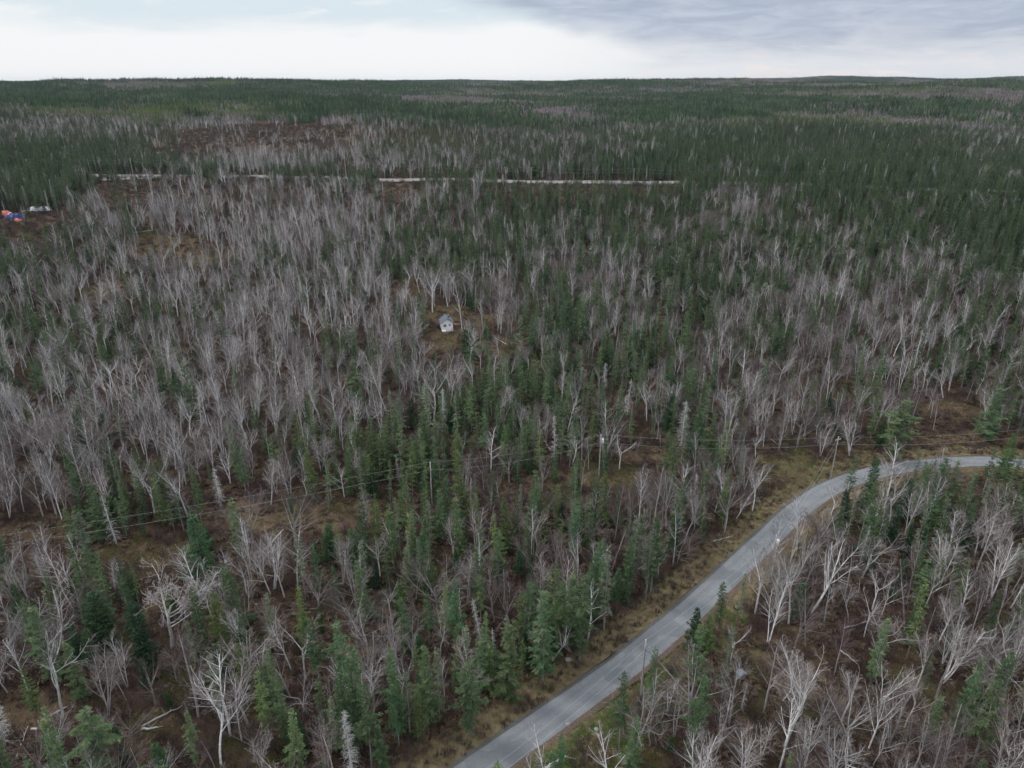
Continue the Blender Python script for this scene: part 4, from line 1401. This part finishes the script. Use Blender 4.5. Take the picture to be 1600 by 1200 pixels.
UC = bpy.data.collections.new('undergrowth_forms')
forms = [(shrub(1, 30, 1.5, 1.6), M_SHRUB), (shrub(2, 26, 1.2, 1.4), M_SHRUB), (shrub(3, 34, 1.9, 1.6), M_SHRUB), (shrub(4, 24, 1.0, 1.3), M_SHRUB),
         (bracken(5, 70, .7), M_FERN), (bracken(6, 60, .55), M_FERN), (cushion(7, 230, .35, 1.0), M_MOSSY), (cushion(8, 260, .45, 1.25), M_MOSSY)]
for i, (b, mm) in enumerate(forms):
    ob = bpy.data.objects.new('undergrowth_form_%02d' % i, b.mesh('undergrowth', [mm])); UC.objects.link(ob)
rows = []
for (yy0, yy1, s_) in ((38, 150, 1.35), (150, 330, 2.3), (330, 640, 3.8)):
    xx, yy = cells(yy0, yy1, s_, .79, 20)
    op = openness(xx, yy); cs = conifer_share(xx, yy)
    near = yy < 330
    of = np.full(len(xx), 99.0); of[near] = road_offset(xx[near], yy[near])
    fo_ = np.full(len(xx), 99.0); bb = yy > 300
    if bb.any(): fo_[bb] = road_offset(xx[bb], yy[bb], FCEN, FRGT)
    k_ = ((of < -(hw + 4.2)) | (of > hw + 2.6)) & ((fo_ < -5) | (fo_ > 9.5)) & ~((np.abs(xx - cab.x) < 2.9) & (np.abs(yy - cab.y - 2) < 3.6))
    zz_ = terrain(xx, yy)
    mossy = np.sin(xx * .13 + 1.2 * np.sin(yy * .1)) * np.sin(yy * .11 + .9) + rng.normal(0, .35, len(xx))
    r1 = rng.random(len(xx)); r2 = rng.random(len(xx))
    for i in np.where(k_)[0]:
        pshrub = (.56 - .20 * cs[i]) * (1 - .75 * op[i])
        if r1[i] < pshrub: v = int(r2[i] * 4)
        elif mossy[i] > .28: v = 6 + int(r2[i] * 2)
        elif r1[i] < .95 and (op[i] < .5 or r2[i] < .35): v = 4 + int(r2[i] * 2) if op[i] < .5 else 4 + int(r2[i] * 5)
        else: continue
        sc_ = random.uniform(.7, 1.35) * (s_ / 1.6 if s_ > 1.6 else 1.0) ** .5
        rows.append((xx[i], yy[i], zz_[i], sc_, 1.0, random.uniform(0, 6.28), jit(.1), jit(.1), v))
for s in SCAT:
    if s[1] < 330: continue
    for k in range(int(min(6000, s[2] * s[3] * 3.14 / 9))):
        th = random.uniform(0, 6.283); r0 = math.sqrt(random.random())
        x = s[0] + math.cos(th) * r0 * s[2]; y = s[1] + math.sin(th) * r0 * s[3]
        if y > 1100 or abs(road_offset(x, y, FCEN, FRGT)[0]) < 10: continue
        rows.append((x, y, T(x, y), random.uniform(.9, 1.7), 1.2, random.uniform(0, 6.28), 0, 0, random.choice((0, 1, 2, 3, 0, 4, 6, 7))))
scatter('undergrowth', UC, rows, 'leafless brown shrubs, bracken and moss between the trees')

# ---- verge grass
def tuft(seed, n, h, w_):
    random.seed(seed); b = MB()
    for k in range(n):
        th = random.uniform(0, 6.28); r0 = random.uniform(0, w_)
        p = Vector((math.cos(th) * r0, math.sin(th) * r0, -.02)); th = random.uniform(0, 6.28)
        u_ = Vector((math.cos(th), math.sin(th), 0)); s_ = Vector((-u_.y, u_.x, 0)) * .011
        L = h * random.uniform(.5, 1.1)
        b.tri(p + s_, p - s_, p + u_ * L * random.uniform(.2, .9) + Vector((0, 0, L * random.uniform(.4, 1))))
    return b


GC = bpy.data.collections.new('grass_forms')
for i, (b, mm) in enumerate([(tuft(1, 46, .42, .28), M_TAN), (tuft(2, 40, .55, .3), M_TAN), (tuft(3, 40, .34, .3), M_FERN), (tuft(4, 50, .26, .3), M_GREEN), (tuft(5, 50, .34, .32), M_GREEN), (shrub(6, 14, .75, .5), M_SHRUB)]):
    ob = bpy.data.objects.new('grass_form_%02d' % i, b.mesh('grass', [mm])); GC.objects.link(ob)
rows = []
random.seed(31)
gp = ground(905, 1140)
for i in range(len(CEN)):
    c = CEN[i]
    if c[1] > 190 or c[1] < 20 or c[0] > 170: continue
    for k in range(52):
        o_ = -hw - .6 - abs(random.random()) * 4.8
        p = c + RGT[i] * o_ + tan_[i] * jit(.8)
        n_ = math.sin(p[0] * .35) * math.sin(p[1] * .3) + random.gauss(0, .5)
        v = random.choice((0, 1, 0, 2, 2)) if n_ < .6 else random.choice((3, 3, 0, 5))
        if random.random() < .05: v = 5
        rows.append((p[0], p[1], T(*p) + .07, random.uniform(.7, 1.4), 1, random.uniform(0, 6.28), 0, 0, v))
    for k in range(26):
        o_ = hw + .6 + random.random() * 3.6
        p = c + RGT[i] * o_ + tan_[i] * jit(.8)
        green = math.exp(-((p[0] - gp.x) ** 2 + (p[1] - gp.y) ** 2) / 13.0 ** 2)
        v = random.choice((3, 4)) if random.random() < green * 1.2 and o_ > hw + 1.1 else random.choice((0, 2, 2, 3))
        rows.append((p[0], p[1], T(*p) + .08, random.uniform(.6, 1.2), 1, random.uniform(0, 6.28), 0, 0, v))
for k in range(30000):
    i = random.randrange(len(CEN)); c = CEN[i]
    if not 45 < c[1] < 86: continue
    o_ = hw + 1.0 + random.random() * 6.0 * (1 if c[1] < 74 else .6)
    p = c + RGT[i] * o_ + tan_[i] * jit(.8)
    rows.append((p[0], p[1], T(*p) + (.08 if o_ < hw + 3.8 else 0), random.uniform(.8, 1.5), 1.2, random.uniform(0, 6.28), 0, 0, random.choice((3, 4, 4, 3, 0)) if math.sin(p[0] * .5) * math.sin(p[1] * .45) > -.55 else random.choice((0, 2))))
ob_ = ground(1240, 742)
for k in range(2600):
    p = (ob_.x + random.gauss(0, 4.6), ob_.y + random.gauss(0, 4.2))
    if -hw - 1.2 < road_offset(p[0], p[1])[0] < hw + 1: continue
    rows.append((p[0], p[1], T(*p) + .06, random.uniform(.8, 1.4), 1.2, random.uniform(0, 6.28), 0, 0, random.choice((3, 4, 0, 0, 1))))
# grassy clearings
for s in SCAT:
    if s[1] > 330 or s[5] < .25: continue
    n = int(min(1600, s[2] * s[3] * 3.14 * 1.6))
    for k in range(n):
        th = random.uniform(0, 6.28); r0 = math.sqrt(random.random())
        p = (s[0] + math.cos(th) * r0 * s[2], s[1] + math.sin(th) * r0 * s[3])
        of = road_offset(p[0], p[1])[0]
        if -hw - 1 < of < hw + 1.0: continue
        v = random.choice((0, 1, 2, 3, 4)) if s[5] < .6 else random.choice((0, 0, 1, 2, 2, 3))
        rows.append((p[0], p[1], T(*p), random.uniform(.8, 1.5), 1, random.uniform(0, 6.28), 0, 0, v))
scatter('grass', GC, rows, 'dry tan and green grass on verges and clearings')

# ------------------------------------------------------------------ cabin
def cabin(p):
    W, D, HW, HR = 3.5, 4.2, 2.45, 3.75
    root = bpy.data.objects.new('cabin', None); COL.objects.link(root); root.location = (p.x, p.y + .3, p.z); root.rotation_euler = (0, 0, R(12))
    tag(root, 'small white cabin with blue-grey gable roof in a brown clearing', 'cabin')
    # lies with its gable front on local y = 0, towards -y
    def part(nm, b, mt, par=root, smooth=False): return link(nm, b.mesh('cabin_' + nm, [mt], smooth), par)
    z0 = .35
    b = MB()
    for x in (-W / 2 + .15, W / 2 - .15):
        for y in (.15, D - .15): b.box((x, y, z0 / 2 - .15), (.22, .22, z0 + .3))
    part('footing', b, M_STONE)
    b = MB()   # walls: gable prism shell
    fr = [(-W / 2, z0), (W / 2, z0), (W / 2, HW), (0, HR), (-W / 2, HW)]
    k = len(b.v)
    for y in (0, D): b.v += [Vector((x, y, z)) for x, z in fr]
    b.f += [(0, 1, 2, 3, 4), (9, 8, 7, 6, 5)] + [(i, i + 5, (i + 1) % 5 + 5, (i + 1) % 5) for i in (0, 1, 4)]; b.m += [0] * 5
    part('wall', b, M_WHITE)
    b = MB()   # clapboard lines, front and side
    nb = 13
    for i in range(nb):
        z = z0 + (HW - z0) * (i + .5) / nb
        b = MB(); b.box((0, -.012, z), (W - .04, .02, (HW - z0) / nb - .025)); part('clapboard', b, M_WHITE)
        b = MB(); b.box((-W / 2 - .012, D / 2, z), (.02, D - .04, (HW - z0) / nb - .025)); part('clapboard', b, M_WHITE)
    sl = math.atan2(HR - HW, W / 2)
    L = (W / 2 + .3) / math.cos(sl)
    for sgn in (-1, 1):
        b = MB()
        b.box((sgn * (W / 2 + .3) / 2, D / 2, HR + .05 - math.tan(sl) * (W / 2 + .3) / 2), (L, D + .6, .08), Matrix.Rotation(sgn * sl, 3, 'Y'))
        rf = part('roof', b, M_ROOF)
        for q in range(6):
            b = MB(); t = (q + .5) / 6 * (W / 2 + .3)
            b.box((sgn * t, D / 2, HR + .105 - math.tan(sl) * t), (L / 6 - .02, D + .58, .025), Matrix.Rotation(sgn * (sl - .03), 3, 'Y'))
            part('shingle_row', b, M_ROOF, rf)
    # window, door
    def glazed(x, z, w_, h_, mull):
        b = MB(); b.box((x, -.045, z), (w_, .03, h_)); wn = part('window', b, M_GLASS)
        b = MB()
        for sx in (-1, 1): b.box((x + sx * (w_ / 2 + .045), -.055, z), (.09, .07, h_ + .18))
        for sz in (-1, 1): b.box((x, -.053, z + sz * (h_ / 2 + .045)), (w_, .066, .09))
        if mull: b.box((x, -.068, z), (.05, .02, h_)); b.box((x, -.066, z), (w_, .02, .05))
        part('frame', b, M_WHITE, wn)
    glazed(-.72, 1.62, .85, .8, True)
    b = MB(); b.box((.72, -.05, z0 + .98), (.84, .06, 1.95)); dr = part('door', b, M_WHITE)
    b = MB(); b.box((.72, -.095, z0 + 1.42), (.46, .03, .66)); part('pane', b, M_GLASS, dr)
    b = MB(); b.box((.72, -.115, z0 + 1.42), (.05, .014, .66)); b.box((.72, -.113, z0 + 1.42), (.46, .012, .05)); part('muntin', b, M_WHITE, dr)
    b = MB(); b.tube([Vector((1.05, -.08, z0 + .95)), Vector((1.05, -.15, z0 + .95))], [.03, .035], 8, cap=True); part('handle', b, M_BLACK, dr)
    b = MB(); b.box((0, -.75, z0 - .06), (W, 1.3, .1)); b.box((0, -1.39, z0 - .2), (W, .06, .3)); part('deck', b, M_WHITE)
    b = MB(); b.box((.72, -1.62, .1), (1.0, .35, .2)); part('step', b, M_POLE)
    c = Vector((.55, .9, HR - .55))
    b = MB(); b.tube([c, c + Vector((0, 0, .55))], [.15, .15], 12, cap=True); ch = part('chimney', b, M_STEEL)
    b = MB(); b.tube([c + Vector((0, 0, .55)), c + Vector((0, 0, 1.35))], [.12, .12], 12, cap=True); part('flue', b, M_BLACK, ch)
    b = MB(); b.tube([c + Vector((0, 0, 1.38)), c + Vector((0, 0, 1.46)), c + Vector((0, 0, 1.58))], [.12, .21, .05], 12, cap=True); part('cap', b, M_STEEL, ch)


cabin(cab)
# lumber beside the cabin
lp = ground(717, 509)
root = bpy.data.objects.new('lumber_stack', None); COL.objects.link(root); root.location = lp
tag(root, 'low stack of reddish boards beside the cabin', 'lumber')
for i in range(9):
    b = MB(); b.box((jit(.15), (i % 3) * .34 - .34, .18 + (i // 3) * .17), (2.6 + jit(.3), .30, .14)); link('board', b.mesh('board', [M_LUMBER]), root)
for x in (-.8, .8):
    b = MB(); b.box((x, 0, .04), (.12, 1.1, .12)); link('bearer', b.mesh('bearer', [M_LUMBER]), root)

# grey box on a post by the roadside woods
root = bpy.data.objects.new('grey_box', None); COL.objects.link(root); root.location = (gb.x, gb.y, gb.z); root.rotation_euler = (0, 0, R(25))
tag(root, 'small grey-blue box with pitched top on a post among bare trees', 'box')
b = MB(); b.tube([Vector((0, 0, -.3)), Vector((0, 0, 1.5))], [.06, .06], 6, cap=True); link('post', b.mesh('box_post', [M_POLE]), root)
b = MB(); b.box((0, 0, 1.85), (.75, .6, .7)); link('body', b.mesh('box_body', [M_GREYBOX]), root)
for sgn in (-1, 1):
    b = MB(); b.box((sgn * .26, 0, 2.32), (.66, .85, .05), Matrix.Rotation(sgn * R(33), 3, 'Y')); link('roof', b.mesh('box_roof', [M_GREYBOX]), root)
b = MB(); b.tube([Vector((0, -.30, 1.9)), Vector((0, -.315, 1.9))], [.12, .12], 12, cap=True); link('opening', b.mesh('box_opening', [M_BLACK]), root)


# tarps at the picture edge
def tarp(name, px, size, h, material, label, rot, seed, group='tarps by the woods'):
    p = ground(*px); random.seed(seed)
    nx_, ny_ = 26, 20
    V_, F_ = [], []
    ph = [random.uniform(0, 6) for _ in range(6)]
    for j in range(ny_ + 1):
        for i in range(nx_ + 1):
            u_, v_ = i / nx_ * 2 - 1, j / ny_ * 2 - 1
            r_ = max(abs(u_) ** 2.6 + abs(v_) ** 2.6, 0) ** (1 / 2.6)
            z = h * (1 - max(0, (r_ - .45) / .55) ** 1.3) if r_ > .45 else h
            z += .22 * math.sin(u_ * 5 + ph[0]) * math.sin(v_ * 4 + ph[1]) * (1 if r_ < .95 else .2) + .12 * math.sin(u_ * 13 + v_ * 9 + ph[2]) + random.uniform(-.04, .04)
            ex = 1 + .10 * math.sin(6 * math.atan2(v_, u_) + ph[3]) + .06 * math.sin(11 * math.atan2(v_, u_) + ph[4])
            V_.append((u_ * size[0] / 2 * ex, v_ * size[1] / 2 * ex, max(.05, z)))
    for j in range(ny_):
        for i in range(nx_):
            a = j * (nx_ + 1) + i; F_.append((a, a + 1, a + nx_ + 2, a + nx_ + 1))
    m_ = bpy.data.meshes.new(name); m_.from_pydata(V_, [], F_); m_.materials.append(material); m_.polygons.foreach_set('use_smooth', [True] * len(F_)); m_.update()
    root = bpy.data.objects.new(name, None); COL.objects.link(root); root.location = p; root.rotation_euler = (0, 0, rot)
    tag(root, label, 'tarp', group)
    link('sheet', m_, root)
    b = MB()
    for k in range(7):
        th = 6.283 * k / 7; c = Vector((math.cos(th) * size[0] * .47, math.sin(th) * size[1] * .47, .25)); b.box(c, (.5, .4, .4), Matrix.Rotation(th, 3, 'Z'))
    link('weight', b.mesh('tarp_weights', [M_STONE]), root)
    return root


t1 = tarp('tarp_heap', (4, 337), (9.5, 8), 2.0, M_RED, 'coral red tarp heap partly hidden behind the navy tarp', .2, 1)
t2 = tarp('tarp_heap', (23, 342), (8.0, 8.5), 2.3, M_BLUE, 'navy blue tarp heap with a white ring mark on top', -.3, 2)
t3 = tarp('tarp_heap', (61, 328), (11.5, 7.5), 1.5, M_WTARP, 'crumpled white tarp heap in front of dark spruces', .05, 3)
t4 = tarp('tarp_heap', (25, 345), (6.0, 3.0), .9, M_RED, 'small red tarp fold showing at the navy heap foot', -.1, 4)
b = MB()
for k in range(16):
    a0, a1 = R(30 + k * 18), R(30 + (k + 1) * 18)
    b.quad(Vector((math.cos(a0) * .5, math.sin(a0) * .5, 0)), Vector((math.cos(a1) * .5, math.sin(a1) * .5, 0)), Vector((math.cos(a1) * .8, math.sin(a1) * .8, 0)), Vector((math.cos(a0) * .8, math.sin(a0) * .8, 0)))
rg = link('ring_mark', b.mesh('ring_mark', [M_WTARP]), t2, (-.6, -1.4, 2.72)); rg.rotation_euler = (R(24), 0, 0)

# stones by the road
random.seed(13)
STONES = [((887, 1133), .35, 'pale boulder in the verge grass above the road'), ((932, 1141), .3, 'small pale boulder in the green verge grass'), ((888, 1032), .4, 'pale boulder at the foot of the edge spruces')]
for (px, py), r, lb in STONES:
    p = ground(px, py); b = MB(); nlat, nlon = 6, 9
    for i in range(nlat + 1):
        for j in range(nlon):
            th, ph_ = math.pi * i / nlat, 6.283 * j / nlon
            q = r * random.uniform(.82, 1.12); b.v.append(Vector((math.sin(th) * math.cos(ph_) * q * 1.3, math.sin(th) * math.sin(ph_) * q, math.cos(th) * q * .75)))
    for i in range(nlat):
        for j in range(nlon): b.f.append((i * nlon + j, (i + 1) * nlon + j, (i + 1) * nlon + (j + 1) % nlon, i * nlon + (j + 1) % nlon)); b.m.append(0)
    tag(link('boulder', b.mesh('boulder', [M_STONE], True), None, p + Vector((0, 0, r * .35))), lb, 'boulder', 'boulders along the verge')

# ------------------------------------------------------------------ thin air haze
HAZE = True
if HAZE:
    b = MB(); b.box((0, 4530, 20), (19600, 10600, 184))
    hz = b.mesh('haze', [])
    hm = bpy.data.materials.new('haze_air'); hm.use_nodes = True
    nt = hm.node_tree
    for nd in list(nt.nodes):
        if nd.type == 'BSDF_PRINCIPLED': nt.nodes.remove(nd)
    pv = nt.nodes.new('ShaderNodeVolumePrincipled')
    pv.inputs['Color'].default_value = (.72, .82, 1.0, 1)
    pv.inputs['Density'].default_value = 2.8e-5
    nt.links.new(pv.outputs[0], nt.nodes['Material Output'].inputs['Volume'])
    hz.materials.append(hm)
    tag(link('haze', hz), 'thin blue haze over the far forest', kind='stuff')
print('TREES', len(TREES), {k: sum(1 for t in TREES if t['kind'] == k) for k in K}, {k: len(v) for k, v in STUFF.items()})
